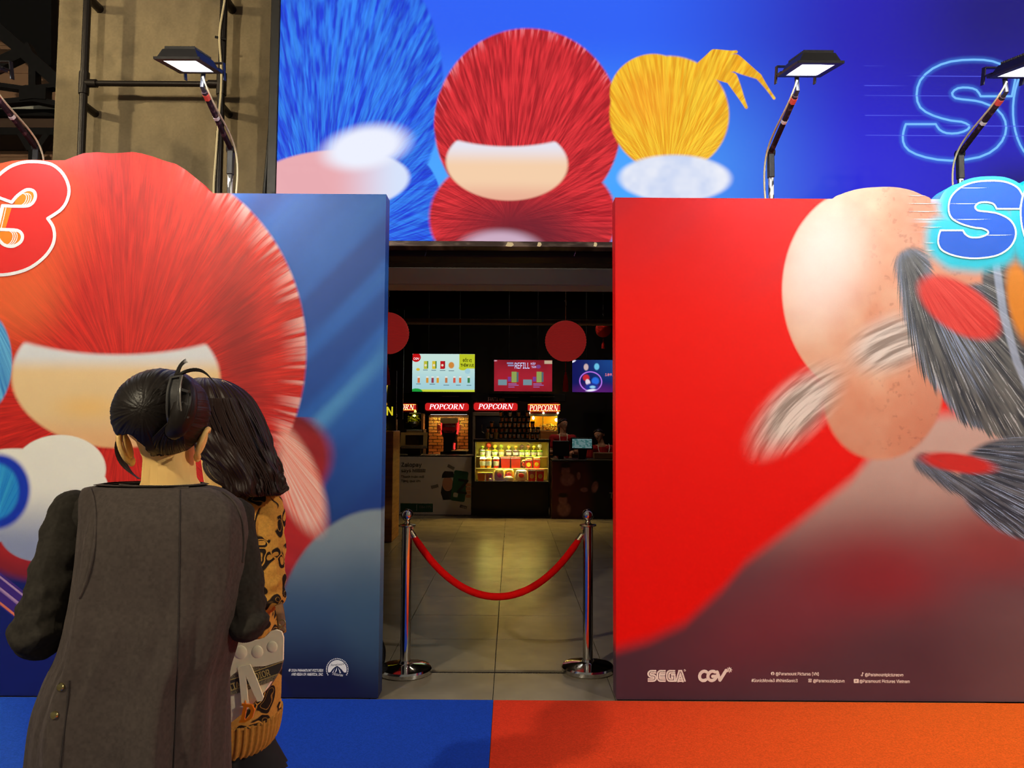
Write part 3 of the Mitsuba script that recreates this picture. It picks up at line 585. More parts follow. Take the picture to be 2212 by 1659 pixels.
# ---------------------------------------------------------------- large backlit billboard
BY = 4.74
B = Art(BY)
up_pts = list(spline_poly([up_px(q) for q in Sraw], 2, corner).exterior.coords)[:-1]
up_O = [up_px((2345 + 225 * math.cos(t), 690 + 425 * math.sin(t))) for t in np.linspace(0.55 * np.pi, 1.45 * np.pi, 18)]
def bill_art(p, n, uv):
    r = B.gx(p, 1330, 1900)
    c = mix(mix(lin(70, 165, 255), lin(40, 96, 246), B.gy(p, 380, 60)), mix(lin(40, 36, 214), lin(34, 26, 178), B.gy(p, 380, 60)), r)
    c = mix(c, C3(lin(22, 16, 120)), B.gx(p, 1850, 2190) * (0.35 + .65 * B.gy(p, 260, 20)))
    c = mix(c, C3(lin(24, 14, 96)), B.gx(p, 2060, 2230) * B.gy(p, 300, 420))
    # streaky blue field, left
    h = B.hair(p, 690, 560, 70.0, 8.0); f = B.hair(p, 690, 420, 110.0, 4.0, 5.0)
    bl = mix(lin(16, 54, 210), lin(46, 132, 244), smoothstep(.15, .85, h)) * (.75 + .5 * f)
    c = mix(c, bl, dr.maximum(B.ell(p, 735, 190, 228, 330, 0, .02), B.ell(p, 860, 450, 96, 130, 0, .03)))
    lo = mix(lin(232, 170, 176), lin(214, 226, 250), B.gx(p, 700, 860)); c = mix(c, lo, B.ell(p, 715, 392, 172, 70, 4, .05))
    c = mix(c, C3(lin(236, 240, 254)), B.ell(p, 790, 318, 90, 46, 12, .35))
    # streaky red field
    h = B.hair(p, 1100, 480, 70.0, 8.0, 2.0); f = B.hair(p, 1100, 400, 110.0, 4.0, 9.0)
    rd = mix(lin(164, 18, 32), lin(226, 46, 54), smoothstep(.15, .85, h)) * (.72 + .55 * f)
    body = dr.maximum(B.ell(p, 1140, 268, 206, 218, 0, .02), B.ell(p, 1130, 470, 206, 150, 0, .03))
    rd = mix(rd, C3(lin(92, 14, 36)), B.ell(p, 1130, 520, 130, 90, 0, .7) * .85)
    rd = mix(rd, C3(lin(250, 190, 200)), (1 - B.ell(p, 1140, 268, 206, 218, 0, .14)) * smoothstep(.5, .75, h) * B.gy(p, 330, 180) * .7)
    c = mix(c, rd, body)
    cr = mix(lin(244, 206, 170), lin(230, 228, 240), B.gy(p, 362, 310)); cr = mix(cr, C3(lin(226, 150, 130)), B.gy(p, 385, 430) * .6)
    c = mix(c, cr, B.ell(p, 1095, 352, 134, 84, -2, .04))
    c = mix(c, rd, dr.minimum(body, B.ell(p, 1096, 246, 190, 74, 0, .06)))
    c = mix(c, C3(lin(212, 182, 206)), B.ell(p, 1080, 540, 86, 42, 0, .3) * .85)
    # yellow field with a swoosh
    h = B.hair(p, 1440, 420, 60.0, 8.0, 4.0); f = B.hair(p, 1440, 360, 100.0, 5.0, 1.0)
    ye = mix(lin(232, 158, 20), lin(252, 206, 50), smoothstep(.15, .85, h)) * (.78 + .42 * f)
    ye = mix(ye, C3(lin(250, 150, 40)), B.ell(p, 1400, 215, 60, 60, 0, .8) * .4)
    m = dr.maximum(B.ell(p, 1446, 246, 132, 132, 0, .03), B.ell(p, 1400, 190, 88, 74, 30, .04))
    d = B.polyline(p, [(1475, 190), (1530, 142), (1590, 135), (1640, 165), (1672, 212)]); d_ = B.polyline(p, [(1490, 170), (1545, 118), (1590, 112)]); d__ = B.polyline(p, [(1520, 150), (1580, 170), (1612, 232)])
    m = dr.maximum(m, dr.maximum(smoothstep(23, 19, d + B.gx(p, 1580, 1680) * 18), dr.maximum(smoothstep(15, 12, d_ + B.gx(p, 1540, 1600) * 10), smoothstep(17, 13, d__ + B.gy(p, 150, 240) * 12))))
    c = mix(c, ye, m)
    c = mix(c, mix(lin(190, 206, 240), lin(246, 246, 250), fbm(p.x * 9, p.z * 9, 0.0, 3)), B.ell(p, 1458, 385, 122, 52, 0, .1))
    # outlined letters with speed lines
    dS = dr.minimum(B.polyline(p, up_pts, True), B.polyline(p, up_O))
    c = mix(c, C3(lin(70, 150, 250)), smoothstep(12, 2, dS) * .35); c = mix(c, C3(lin(120, 190, 255)), smoothstep(3.2, 1.6, dS))
    y = (B.pt(1106, 0)[1] - p.z) / B.k; sl = smoothstep(1.4, .5, dr.abs((y / 22.5 - dr.floor(y / 22.5)) * 22.5 - 11)) * B.rect(p, 1870, 140, 2300, 310, 2) * smoothstep(.42, .62, noise(p.x * 2.2, dr.floor(y / 22.5) * 3.7, 0.0))
    c = mix(c, C3(lin(84, 96, 240)), sl * .8)
    return c
mat('bill_face', (0.012, 0.012, 0.014), 0.7, spec=0.1)
bb = thing('billboard', 'large backlit blue billboard above the doorway with red and yellow shapes', 'billboard')
x0, x1 = at(602, 200, BY)[0], at(2700, 200, BY)[0]; zb_, zt_ = at(1080, 522, BY)[2], 5.05
fm = trimesh.Trimesh([[x0, BY, zb_], [x1, BY, zb_], [x1, BY, zt_], [x0, BY, zt_]], [[0, 1, 2], [0, 2, 3]], process=False)
def glow(p, n, uv): return bill_art(p, n, uv) * BOARD_GLOW
obj('face', {**ply(fm, 'mat_bill_face', uv=np.array([[0, 0], [1, 0], [1, 1], [0, 1.0]])), **emit(proc(glow), 2.0)}, None, bb)
mat('worn_aluminium', proc(lambda p, n, uv: mix(lin(60, 48, 46), lin(120, 104, 96), smoothstep(.4, .7, fbm(p.x * 7, p.z * 20, 0.0, 4)))), 0.4, 0.5)
zr = at(1080, 534, BY)[2]
obj('bottom_rail', bx([x0 - .03, BY - .012, zr], [x1, BY + .1, zb_], .003), 'worn_aluminium', bb)
obj('side_rail', bx([x0 - .06, BY - .012, zr], [x0 - .001, BY + .1, zt_], .004), 'black_metal', bb)
obj('back_panel', bx([x0, BY + .01, zb_], [x1, BY + .1, zt_], 0), 'black_paint', bb)
mat('tape_scrap', lin(215, 200, 160), .6)
for x, w, s in ((1101, 9, 6), (1165, 5, 7), (1286, 4, 7)):
    obj('tape_scrap', plate(Polygon([(x - w, 532), (x - w * .5, 523), (x + w * .7, 524), (x + w, 529), (x + w * .4, 533)]), BY - .0125, .001), 'tape_scrap', bb)

# ---------------------------------------------------------------- flood lamps on bent poles behind the boards
mat('pole_taped', proc(lambda p, n, uv: mix(lin(40, 40, 42), lin(190, 192, 188), smoothstep(.47, .53, fbm(p.x * 60, p.z * 26, p.y * 60, 2)))), 0.4, 0.4)
mat('arm_dark', proc(lambda p, n, uv: mix(lin(40, 26, 30), lin(86, 58, 62), smoothstep(.55, .75, fbm(p.x * 50, p.z * 50, p.y * 50, 2)))), 0.75, 0.0, spec=.15)
def flood_lamp(px, label, head=(0.0, 0.0), kz=3.08, az=3.235):
    L = thing('flood_lamp', label, 'flood lamp', 'flood lamps on bent poles behind the boards')
    x = float(at(px, 360, 4.30)[0])
    obj('pole', bx([x - .013, 4.288, 0], [x + .013, 4.312, kz], .003), 'pole_taped', L)
    ya = 3.905
    a, b = np.array([x, 4.30, kz - .01]), np.array([x, ya, az])
    obj('arm', tube([a, b], .0165, 6), 'arm_dark', L)
    obj('hinge', cat_(tube([a - [.022, 0, 0], a + [.022, 0, 0]], .02, 12), bx([x - .017, 4.283, kz - .16], [x + .017, 4.317, kz - .02], .003)), 'black_metal', L)
    m = (a * .45 + b * .55); d = (b - a) / np.linalg.norm(b - a)
    obj('tape_band', tube([m, m + d * .02], .0185, 6), 'white_plastic', L)
    m2 = a * .12 + b * .88; obj('tape_band', tube([m2, m2 + d * .035], .0185, 6), 'red_tape', L)
    off = np.array([.022 if px > 1106 else -.0, 0, 0]) * (-1) + np.array([0, .02, .0])
    cab = smooth_path([[x - .03, 4.31, 2.3], [x - .032, 4.305, kz - .3], [x - .026, 4.30, kz - .03], m + [-.022, 0, .012], b + [-.015, .01, .01], b + [-.01, -.05, .06]], 40) if px > 1106 else smooth_path([[x + .03, 4.30, 2.3], [x + .034, 4.30, kz - .3], [x + .028, 4.295, kz - .02], m + [.022, 0, .012], b + [.015, .01, .01], b + [.01, -.05, .06]], 40)
    obj('cable', tube(cab, .006, 6), 'cable', L, True)
    # head: frame in its own axes (u across, v forward, w up), tilted towards the board
    hx, hy = x + head[0], ya - .19 + head[1]
    M = np.eye(4); t = math.radians(13)
    M[:3, :3] = np.array([[1, 0, 0], [0, math.cos(t), math.sin(t) * 1], [0, math.sin(t) * -1, math.cos(t)]]) if False else np.array([[1, 0, 0], [0, math.cos(t), -math.sin(t)], [0, math.sin(t), math.cos(t)]])
    M[:3, 3] = [hx, hy, az + .05]
    def pl(m): m = m.copy(); m.apply_transform(M); return m
    w, l = .115, .15
    outer, hole = sbox(-w, -l, w, l).buffer(-.006).buffer(.006), sbox(-w + .035, -l + .035, w - .035, l - .04)
    fr = trimesh.creation.extrude_polygon(outer.difference(hole), .012, engine='earcut'); fr.apply_translation([0, 0, -.006])
    obj('bezel', pl(fr), 'lamp_black', L)
    hous = tomesh(mf.Manifold.hull_points(np.array([[sx * (w - .012), sy * (l - .012), .004] for sx in (-1, 1) for sy in (-1, 1)] + [[sx * (w - .035), sy * (l - .035), .05] for sx in (-1, 1) for sy in (-1, 1)])))
    obj('housing', pl(hous), 'lamp_black', L)
    for i in range(12):
        v = -l + .05 + i * (2 * l - .1) / 11
        obj('fin', pl(bx([-w + .04, v - .003, .045], [w - .04, v + .003, .066], .001)), 'lamp_black', L)
    g = np.array([[-w + .036, -l + .036, 0], [w - .036, -l + .036, 0], [w - .036, l - .041, 0], [-w + .036, l - .041, 0]], float)
    gm = pl(trimesh.Trimesh(g, [[0, 2, 1], [0, 3, 2]], process=False))
    obj('glass', {**ply(gm, MATS['white_plastic']), **emit([LAMP * .92, LAMP * .97, LAMP * 1.05], 3.0)}, None, L)
    br = LineString([(l - .03, .02), (l + .02, .075), (l - .10, .08)])
    brm = []
    for sx in (-w + .02, w - .02):
        brm.append(bx([sx - .012, l - .03, .012], [sx + .012, l + .045, .018], .001)); 
    brm += [bx([-w + .008, l + .03, -.03], [-w + .014, l + .06, .06], .001), bx([w - .014, l + .03, -.03], [w - .008, l + .06, .06], .001), bx([-w + .008, l + .028, .055], [w - .008, l + .062, .061], .001)]
    obj('bracket', cat_(*[pl(q) for q in brm]), 'lamp_black', L)
    c0 = (M @ np.array([0, l + .045, .055, 1]))[:3]
    obj('mount', tube([b - d * .02, b + d * .03, c0], .012, 8), 'lamp_black', L)
    for q in (-.07, .05): obj('screw', pl(tube([[q, l - .004, 0], [q, l + .006, 0]], .006, 8)), 'lamp_black', L)
    return L
flood_lamp(498, 'flood lamp on a bent pole in front of the concrete pillar')
flood_lamp(1665, 'flood lamp on a bent pole before the light blue part of the billboard')
flood_lamp(2074, 'flood lamp at the right frame edge in front of the outlined letter S')
flood_lamp(78, 'bent lamp pole at the left frame edge before the roof truss')
flood_lamp(2700, 'flood lamp on a bent pole right of the picture, out of view')

# ---------------------------------------------------------------- stanchions and rope
def stanchion(px, py, label):
    c = gnd(px, py); S = thing('stanchion', label, 'stanchion', 'chrome rope stanchions'); x, y = c[0], c[1]
    o = (x, y, 0.0)
    obj('base', lathe([(0, 0.0), (.150, 0.0), (.158, .006), (.158, .026), (.150, .036), (.10, .046), (.05, .05), (.036, .058), (.034, .07), (0, .07)], 48, o), 'chrome', S, 35)
    zt = float(at(px, 1100, y)[2])
    obj('pole', lathe([(.029, .06), (.030, .07), (.030, zt - .098), (0, zt - .098)], 32, o), 'chrome', S, 35)
    obj('collar', lathe([(0, zt - .105), (.032, zt - .105), (.05, zt - .10), (.052, zt - .096), (.05, zt - .092), (.026, zt - .088), (.017, zt - .08), (.014, zt - .068), (.02, zt - .062), (0, zt - .06)], 32, o), 'brass', S, 35)
    obj('ball', ellipsoid((x, y, zt - .034), (.036, .036, .036), 4), 'chrome', S, True)
    return x, y, zt
xa, ya_, za = stanchion(875, 1453, 'chrome rope stanchion beside the blue printed board')
xb, yb, zb2 = stanchion(1270, 1449, 'chrome rope stanchion beside the red printed board')
ra, rbp = at(893, 1157, ya_), at(1252, 1163, yb)
lowp = at(1076, 1289, (ya_ + yb) / 2)
ts = np.linspace(0, 1, 60)
u = (ts - .5) * 2; sag = (np.cosh(1.15 * u) - math.cosh(1.15)) / (1 - math.cosh(1.15))
path = ra[None] * (1 - ts[:, None]) + rbp[None] * ts[:, None]
path[:, 2] -= sag * (((ra + rbp) / 2)[2] - lowp[2])
rp = thing('rope', 'red velvet barrier rope hung between the two stanchions', 'rope')
obj('cord', tube(path, .0165 + .005 * np.clip(np.minimum(np.arange(60), 59 - np.arange(60)) / 2.0, 0, 1), 16), 'rope', rp, True)
for e, i, x, y, z in ((path[0], 3, xa, ya_, za), (path[-1], -4, xb, yb, zb2)):
    dd = (path[i] - e) / np.linalg.norm(path[i] - e)
    obj('end_cap', tube([e - dd * .035, e - dd * .03, e + dd * .032], [.012, .0175, .0175], 14), 'brass', rp, 30)
    obj('hook', tube(smooth_path([e - dd * .03, e - dd * .05 + [0, 0, .01], [x + (.035 if i > 0 else -.035), y, z - .115], [x + (.03 if i > 0 else -.03), y, z - .098]], 14), .005, 8), 'brass', rp, True)
mat('sandbag', lin(20, 20, 24), .8)
for lab, px, py, r in (('dark sandbag on the floor at the foot of the blue board', 800, 1440, (.09, .11, .13)), ('dark sandbag on the floor behind the red board edge', 1372, 1452, (.09, .10, .10))):
    g = gnd(px, py); m = ellipsoid((0, 0, 0), r, 3); v = m.vertices; v *= (1 + .12 * (meshkit.fbm(v * 9, 3, 2)[:, None] - .5)); v[:, 2] = np.maximum(v[:, 2], -r[2] * .55); m.vertices = v + [g[0], g[1], r[2] * .55]
    obj('sandbag', m, 'sandbag', None, True, lab, 'sandbag', 'dark sandbags at the boards')

# ---------------------------------------------------------------- paper lanterns
mat('lantern', lin(214, 44, 40), .7, spec=.1)
mat('lantern_lit', lin(226, 30, 28), .7)
def lantern(px, py, rpx, Y, label, ztop):
    c = at(px, py, Y); r = rpx * kpx(Y); Ln = thing('paper_lantern', label, 'lantern', None)
    pr = [(.035, .995)]
    for i in range(1, 66):
        a = math.pi * (.02 + .96 * i / 66); rib = .982 + .022 * abs(math.sin(i * math.pi / 3))
        pr.append((math.sin(a) * rib, math.cos(a) * .99))
    obj('shade', {**ply(lathe([(a * r, b * r) for a, b in pr][::-1], 48, c), MATS['lantern'], smooth=20), **(emit([.15, .008, .007], .3) if rpx > 30 else {})}, None, Ln)  # weak glow added to the paper of the near lanterns, no bulb inside
    obj('cord', tube([[c[0], Y, c[2] + r], [c[0], Y, ztop]], .0035, 6), 'cable' if rpx > 30 else 'black_paint', Ln)
    obj('hook', tube([[c[0] - .012, Y, c[2] + r * 1.95], [c[0], Y, c[2] + r * 2.0], [c[0] + .004, Y, c[2] + r * 1.75]], .006, 6), 'steel', Ln)
    z = c[2] - r
    obj('string', tube([[c[0], Y, z + .01], [c[0], Y, z - .5 * r * 1.1]], .003, 6), 'lantern', Ln)
    obj('tassel', lathe([(0, z - .5 * r), (.012, z - .52 * r), (.008, z - .6 * r), (.014, z - .64 * r), (.024, z - .95 * r), (.03, z - 1.42 * r), (0, z - 1.46 * r)], 14, (c[0], Y, 0)), 'lantern', Ln, 30)
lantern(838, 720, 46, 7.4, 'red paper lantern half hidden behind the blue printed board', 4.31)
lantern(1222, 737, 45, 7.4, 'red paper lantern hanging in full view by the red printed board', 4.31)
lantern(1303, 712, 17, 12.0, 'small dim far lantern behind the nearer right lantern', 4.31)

# ---------------------------------------------------------------- the snack counter inside
mat('counter_black', lin(17, 15, 16), .45)
mat('counter_top', lin(60, 52, 48), .35)
mat('poster_white', lin(226, 220, 216), .5)
mat('ink_dark', lin(34, 36, 40), .6)
mat('ink_green', lin(24, 84, 62), .5)
mat('ink_grey', lin(120, 116, 112), .6)
mat('ink_skin', lin(196, 140, 118), .6)
mat('wood_warm', proc(lambda p, n, uv: mix(lin(150, 92, 44), lin(196, 132, 66), fbm(p.x * 3, p.z * 40, p.y * 3, 3))), .5)
mat('panel_steel', lin(150, 140, 120), .4, .5)
mat('glass_dark', lin(26, 24, 28), .12, spec=.6)
mat('cream', lin(214, 186, 124), .5)
mat('shop_red', lin(196, 22, 26), .5)
mat('brick', proc(lambda p, n, uv: mix(lin(150, 84, 48), lin(196, 118, 66), mikit.cell_rand(p.x * 4.1, p.z * 11.3) * .7 + .3 * fbm(p.x * 30, p.z * 30, 0.0, 3))), .85)
mat('mortar', lin(60, 44, 36), .9)
def px_lamp(key, px, py, Y, watts, col, r=.06):
    """a small unseen fill lamp added in the inner ceiling"""
    q = at(px, py, Y); z = 4.29
    k_ = thing('added_downlight', key, 'ceiling lamp', 'added fill lamps of the inner ceiling')  # unseen lamps added to brighten the inner room
    d = trimesh.Trimesh(np.vstack([[[q[0] + r * math.cos(t), Y - r * math.sin(t), z - .012] for t in np.linspace(0, 2 * np.pi, 16, endpoint=False)], [[q[0], Y, z - .012]]]), [[i, (i + 1) % 16, 16] for i in range(16)], process=False)
    obj('lens', {**ply(d, MATS['white_plastic']), **emit([watts * c for c in col], .8)}, None, k_)
    obj('ring', lathe([(r + .004, z - .002), (r + .004, z - .016), (r + .02, z - .016), (r + .02, z - .002)], 20, (q[0], Y, 0)), 'black_metal', k_)
px_lamp('added fill lamp over the floor inside, hidden above the beam', 1140, 700, 9.6, 36, (1, .8, .55))
px_lamp('added fill lamp over the queue left of the counter, hidden above the beam', 960, 700, 11.2, 36, (1, .82, .6))
px_lamp('added fill lamp behind the counter on the right, hidden above the beam', 1240, 700, 12.9, 170, (1, .8, .6))
px_lamp('added fill lamp in front of the counter assistants, hidden above the beam', 1180, 700, 11.9, 330, (1, .8, .55), .07)
px_lamp('added fill lamp just inside the doorway before the grey beam, out of view', 1080, 400, 6.15, 30, (1, .92, .78), .07)
CF = 12.6
zc = float(at(940, 984, CF)[2])
cl0, cl1 = float(at(800, 1050, CF)[0]), float(at(1192, 1050, 12.2)[0]) - .03
ct = thing('counter', 'long black snack counter carrying the lit snack case', 'counter')
obj('front', bx([cl0, CF, 0], [cl1, CF + .05, zc - .04], .004), 'counter_black', ct)
obj('top', bx([cl0 - .02, CF + .0005, zc - .04], [cl1, CF + .75, zc], .006), 'counter_black', ct)
obj('back_carcass', bx([cl0, CF + .06, .0], [cl1, CF + .7, zc - .05], 0), 'counter_black', ct)
RF = 12.2
zr_ = float(at(1260, 993, RF)[2]); rl0, rl1 = float(at(1192, 1050, RF)[0]), float(at(1420, 1050, RF)[0])
P2 = Art(RF)
def dim_art(p, n, uv):
    c = mix(lin(40, 16, 22), lin(96, 26, 36), fbm(p.x * 2.2, p.z * 2.0, 5.0, 4))
    c = mix(c, C3(lin(22, 14, 20)), P2.gx(p, 1255, 1290))
    f = noise(p.x * 30, p.z * 30, 0.0)
    for (x, y, rx, ry, a) in ((1222, 1018, 9, 12, 0), (1226, 1036, 15, 13, 10), (1216, 1080, 9, 10, 0), (1218, 1100, 14, 15, -8), (1250, 1028, 4, 8, 0), (1262, 1058, 8, 5, 0), (1285, 1052, 7, 12, -14)):
        c = mix(c, mix(lin(130, 84, 92), lin(168, 116, 120), f), P2.ell(p, x, y, rx, ry, a, .25) * .75)
    c = mix(c, C3(lin(30, 14, 18)), dr.maximum(P2.ell(p, 1222, 1006, 10, 5, 0, .4), P2.ell(p, 1216, 1070, 10, 5, 0, .4)))
    return c
mat('dim_print', proc(dim_art), .5)
rc = thing('counter', 'dark counter at the right with a maroon poster front', 'counter')
obj('front', bx([rl0, RF, 0], [rl1, RF + .05, zr_ - .03], .004), 'dim_print', rc)
obj('top', bx([rl0, RF - .02, zr_ - .03], [rl1, RF + .7, zr_], .006), 'counter_black', rc)
obj('end_panel', bx([rl0, RF + .06, 0], [rl0 + .05, RF + .68, zr_ - .03], .003), 'cream', rc)
obj('edge_strip', pbx(1268, 992, 1330, 994.4, RF - .03, RF - .021, .001), 'panel_steel', rc)
obj('poster_letter', text_plate('T', 1315, 1076, 12, RF, .002, None, 0, 0, True), 'ink_grey', rc)

# white poster on the counter front
zp = thing('counter_poster', 'dim white payment poster on the counter front behind the left stanchion', 'poster')
obj('sheet', pbx(858, 987, 1018, 1112, CF - .012, CF - .001, .001), 'poster_white', zp)
PYF = CF - .012
def wr(t, x, y, h, w, m='ink_dark', b=True, ang=-.3, par=zp, Y=PYF, nm='lettering', sh=0.0): return obj(nm, text_plate(t, x, y, h, Y, .003, w, ang, sh, b), m, par)
wr('Zalopay', 866, 1008, 8.5, 45); wr('says hiiiiiiii!', 866, 1020, 7, 53)
wr('Thanh toán mới', 866, 1032, 5, 50); wr('Tặng quà lớn', 866, 1041, 5, 42)
obj('coupon', plate(Polygon([(865, 1087), (935, 1088), (935, 1106), (865, 1106)]), PYF, .003), 'ink_green', zp)
obj('coupon_line', plate(unary_union([sbox(899.6, y, 900.6, y + 1.4) for y in np.arange(1089, 1104, 2.6)]), PYF - .003, .001), 'print_white', zp, kind='stuff')
wr('Giảm 30%', 905, 1097.5, 5, 27, 'ink_grey', True, -.3, zp, PYF - .003)
ph = affinity.rotate(sbox(977, 1017, 1008, 1083).buffer(-4).buffer(4), 8, origin='center')
obj('phone', plate(ph, PYF, .006), 'ink_green', zp)
wr('Z', 984, 1064, 30, 24, 'ink_dark', True, -8, zp, PYF - .006, 'phone_letter')
obj('phone_badge', plate(affinity.rotate(sbox(979, 1064, 989, 1074).buffer(-2).buffer(2), 8), PYF - .006, .002), 'print_white', zp)
obj('portrait_coat', plate(Polygon([(956, 1048), (966, 1046), (980, 1060), (979, 1078), (958, 1079), (953, 1064)]).buffer(1), PYF, .002), 'ink_dark', zp)
obj('portrait_face', plate(affinity.scale(Point(967, 1045).buffer(1), 11.5, 16), PYF, .003), 'ink_skin', zp)
obj('portrait_hat', plate(Polygon([(956, 1031), (957, 1024), (961, 1019), (978, 1020), (980, 1030)]).buffer(1.4), PYF - .002, .002), 'ink_dark', zp)
for i in range(4): obj('portrait_finger', plate(sbox(1006, 1044 + i * 8.2, 1017, 1050.6 + i * 8.2).buffer(-1.5).buffer(1.5), PYF - .004, .003), 'ink_skin', zp)
for x, y, a in ((974, 1009, -28), (939, 1051, 14), (1001, 1095, -16)): obj('voucher', plate(affinity.rotate(sbox(x - 8, y - 3.4, x + 8, y + 3.4), -a), PYF, .003), 'ink_grey', zp)
wr('10%', 996, 1098, 5, 12, 'poster_white', True, -14, zp, PYF - .003)

# lit snack case
SX0, SX1, SY0, SY1, SD = 1028, 1183, 954, 1037, CF - .08
q0, q1 = at(SX0, SY1, SD), at(SX1, SY0, SD)
x0, x1, zb0, zt0 = float(q0[0]), float(q1[0]), float(at(1105, SY1, SD)[2]), float(at(1105, SY0, SD)[2])
mat('case_back', lin(186, 160, 76), .7)
sc_ = thing('snack_case', 'glass snack case lit yellow on the front of the black counter', 'display case')
t = .022; YB = CF - .005 + .0
SDF = SD - .30
obj('base', bx([x0 - t, SDF, zb0 - .05], [x1 + t, CF - .002, zb0], .003), 'counter_black', sc_)
obj('lid', bx([x0 - t - .01, SDF - .01, zt0], [x1 + t + .01, CF - .002, zt0 + .045], .003), 'counter_black', sc_)
obj('side', bx([x0 - t, SDF, zb0], [x0, CF - .002, zt0], .002), 'counter_black', sc_)
obj('side', bx([x1, SDF, zb0], [x1 + t, CF - .002, zt0], .002), 'counter_black', sc_)
obj('back', bx([x0, CF - .02, zb0], [x1, CF - .002, zt0], 0), 'case_back', sc_)
zsh = [float(at(1105, y, SD)[2]) for y in (1010.5, 985.5)]
for z in zsh: obj('shelf', bx([x0, SDF + (.10 if z == zsh[0] else .16), z - .008], [x1, CF - .022, z], .001), 'cream', sc_)
lt = trimesh.Trimesh([[x0 + .02, SDF + .02, zt0 - .004], [x1 - .02, SDF + .02, zt0 - .004], [x1 - .02, SDF + .06, zt0 - .004], [x0 + .02, SDF + .06, zt0 - .004]], [[0, 2, 1], [0, 3, 2]], process=False)
obj('light_strip', {**ply(lt, MATS['white_plastic']), **emit([330, 226, 48.0], .8)}, None, sc_)
for z, yf in ((zsh[0], SDF + .10), (zsh[1], SDF + .16)):
    m_ = trimesh.Trimesh([[x0 + .02, yf - .004, z - .009], [x1 - .02, yf - .004, z - .009], [x1 - .02, yf + .012, z - .009], [x0 + .02, yf + .012, z - .009]], [[0, 2, 1], [0, 3, 2]], process=False)
    obj('light_strip', {**ply(m_, MATS['white_plastic']), **emit([300, 206, 40.0], .6)}, None, sc_)  # strips added under the shelves to brighten the lower rows
scene['mat_pane'] = {'type': 'thindielectric', 'int_ior': 1.5, 'ext_ior': 1.0}; MATS['pane'] = 'mat_pane'
gq = trimesh.Trimesh([[x0, SDF + .004, zb0], [x1, SDF + .004, zb0], [x1, SDF + .004, zt0], [x0, SDF + .004, zt0]], [[0, 1, 2], [0, 2, 3]], process=False)
obj('glass_pane', gq, 'pane', sc_)
pal = {'it_red': (206, 26, 22), 'it_orange': (232, 120, 30), 'it_yellow': (244, 200, 40), 'it_green': (110, 160, 40), 'it_brown': (96, 48, 26), 'it_white': (236, 226, 190), 'it_tan': (206, 160, 84), 'it_dark': (40, 26, 26), 'it_purple': (110, 84, 110)}
for k_, c in pal.items(): mat(k_, lin(*c), .45)
def shelf_y(row): return [SDF + .07, SDF + .19, SDF + .24][row]
def row_z(row): return [zb0, zsh[0], zsh[1]][row]
KS = kpx(SD)
def cx(px, Y): return float(at(px, 1000, Y)[0])
def cup(px, row, w, h, body, lid, label, topper=None, tc='it_yellow'):
    Y = shelf_y(row); x, z, w, h = cx(px, Y), row_z(row), w * KS, h * KS
    k_ = thing('drink_cup', label, 'cup', 'cups in the lit snack case')
    obj('body', lathe([(0, z), (w * .38, z), (w * .5, z + h * .8), (w * .5, z + h * .82), (0, z + h * .82)], 16, (x, Y, 0)), body, k_, 30)
    obj('lid', lathe([(w * .52, z + h * .82), (w * .54, z + h * .84), (w * .5, z + h * .88), (w * .36, z + h), (0, z + h * 1.02)], 16, (x, Y, 0)), lid, k_, 30)
    obj('band', lathe([(w * .43, z + h * .22), (w * .452, z + h * .24), (w * .492, z + h * .62), (w * .47, z + h * .64)], 16, (x, Y, 0)), 'it_white', k_, 30)
    if topper:
        zt_ = z + h
        obj('straw_topper', cat_(tube([[x, Y, zt_ - .002], [x, Y, zt_ + topper * .4 * KS]], .008, 8), ellipsoid((x, Y, zt_ + topper * .7 * KS), (topper * .42 * KS, topper * .3 * KS, topper * .4 * KS), 2)), tc, k_, 30)
def carton(px, row, w, h, body, label, disc='it_yellow', tilt=0, word=None, heap=None):
    Y = shelf_y(row) + .0; x, z, w, h = cx(px, Y), row_z(row), w * KS, h * KS; d = .07
    k_ = thing('snack_carton', label, 'carton', 'red and orange cartons in the lit snack case')
    pts = [[x + sx * w * f, Y + sy * d * .5, z + zz] for sx in (-.5, .5) for sy in (-1, 1) for zz, f in ((0, .86), (h, 1.0))]
    obj('box', tomesh(mf.Manifold.hull_points(np.array(pts))), body, k_)
    if disc:
        dd = trimesh.creation.cylinder(w * .3, .003, sections=18); dd.apply_transform(rot(90, [1, 0, 0])); dd.apply_translation([x, Y - d * .5 - .0015, z + h * .42]); obj('label_disc', dd, disc, k_)
    obj('trim', bx([x - w * .49, Y - d * .5 - .003, z + h * .86], [x + w * .49, Y - d * .5 + .002, z + h * .93], .001), 'it_white', k_)
    if word:
        m = meshkit.text_mesh(word, 1.0, .002, True); v = m.vertices.copy(); s = w * .7 / v[:, 0].max()
        m.vertices = np.stack([x - w * .35 + v[:, 0] * s, Y - d * .5 - .001 - v[:, 2], z + h * .68 + v[:, 1] * s * 1.1], 1); obj('lettering', m, 'it_yellow', k_)
    if heap:
        rng = np.random.default_rng(int(px)); 
        obj('heap', cat_(*[ellipsoid((x + rng.uniform(-.4, .4) * w, Y + rng.uniform(-.4, .4) * d, z + h + rng.uniform(0, .012)), [.012, .012, .01], 1) for _ in range(14)]), heap, k_, True, kind='stuff')
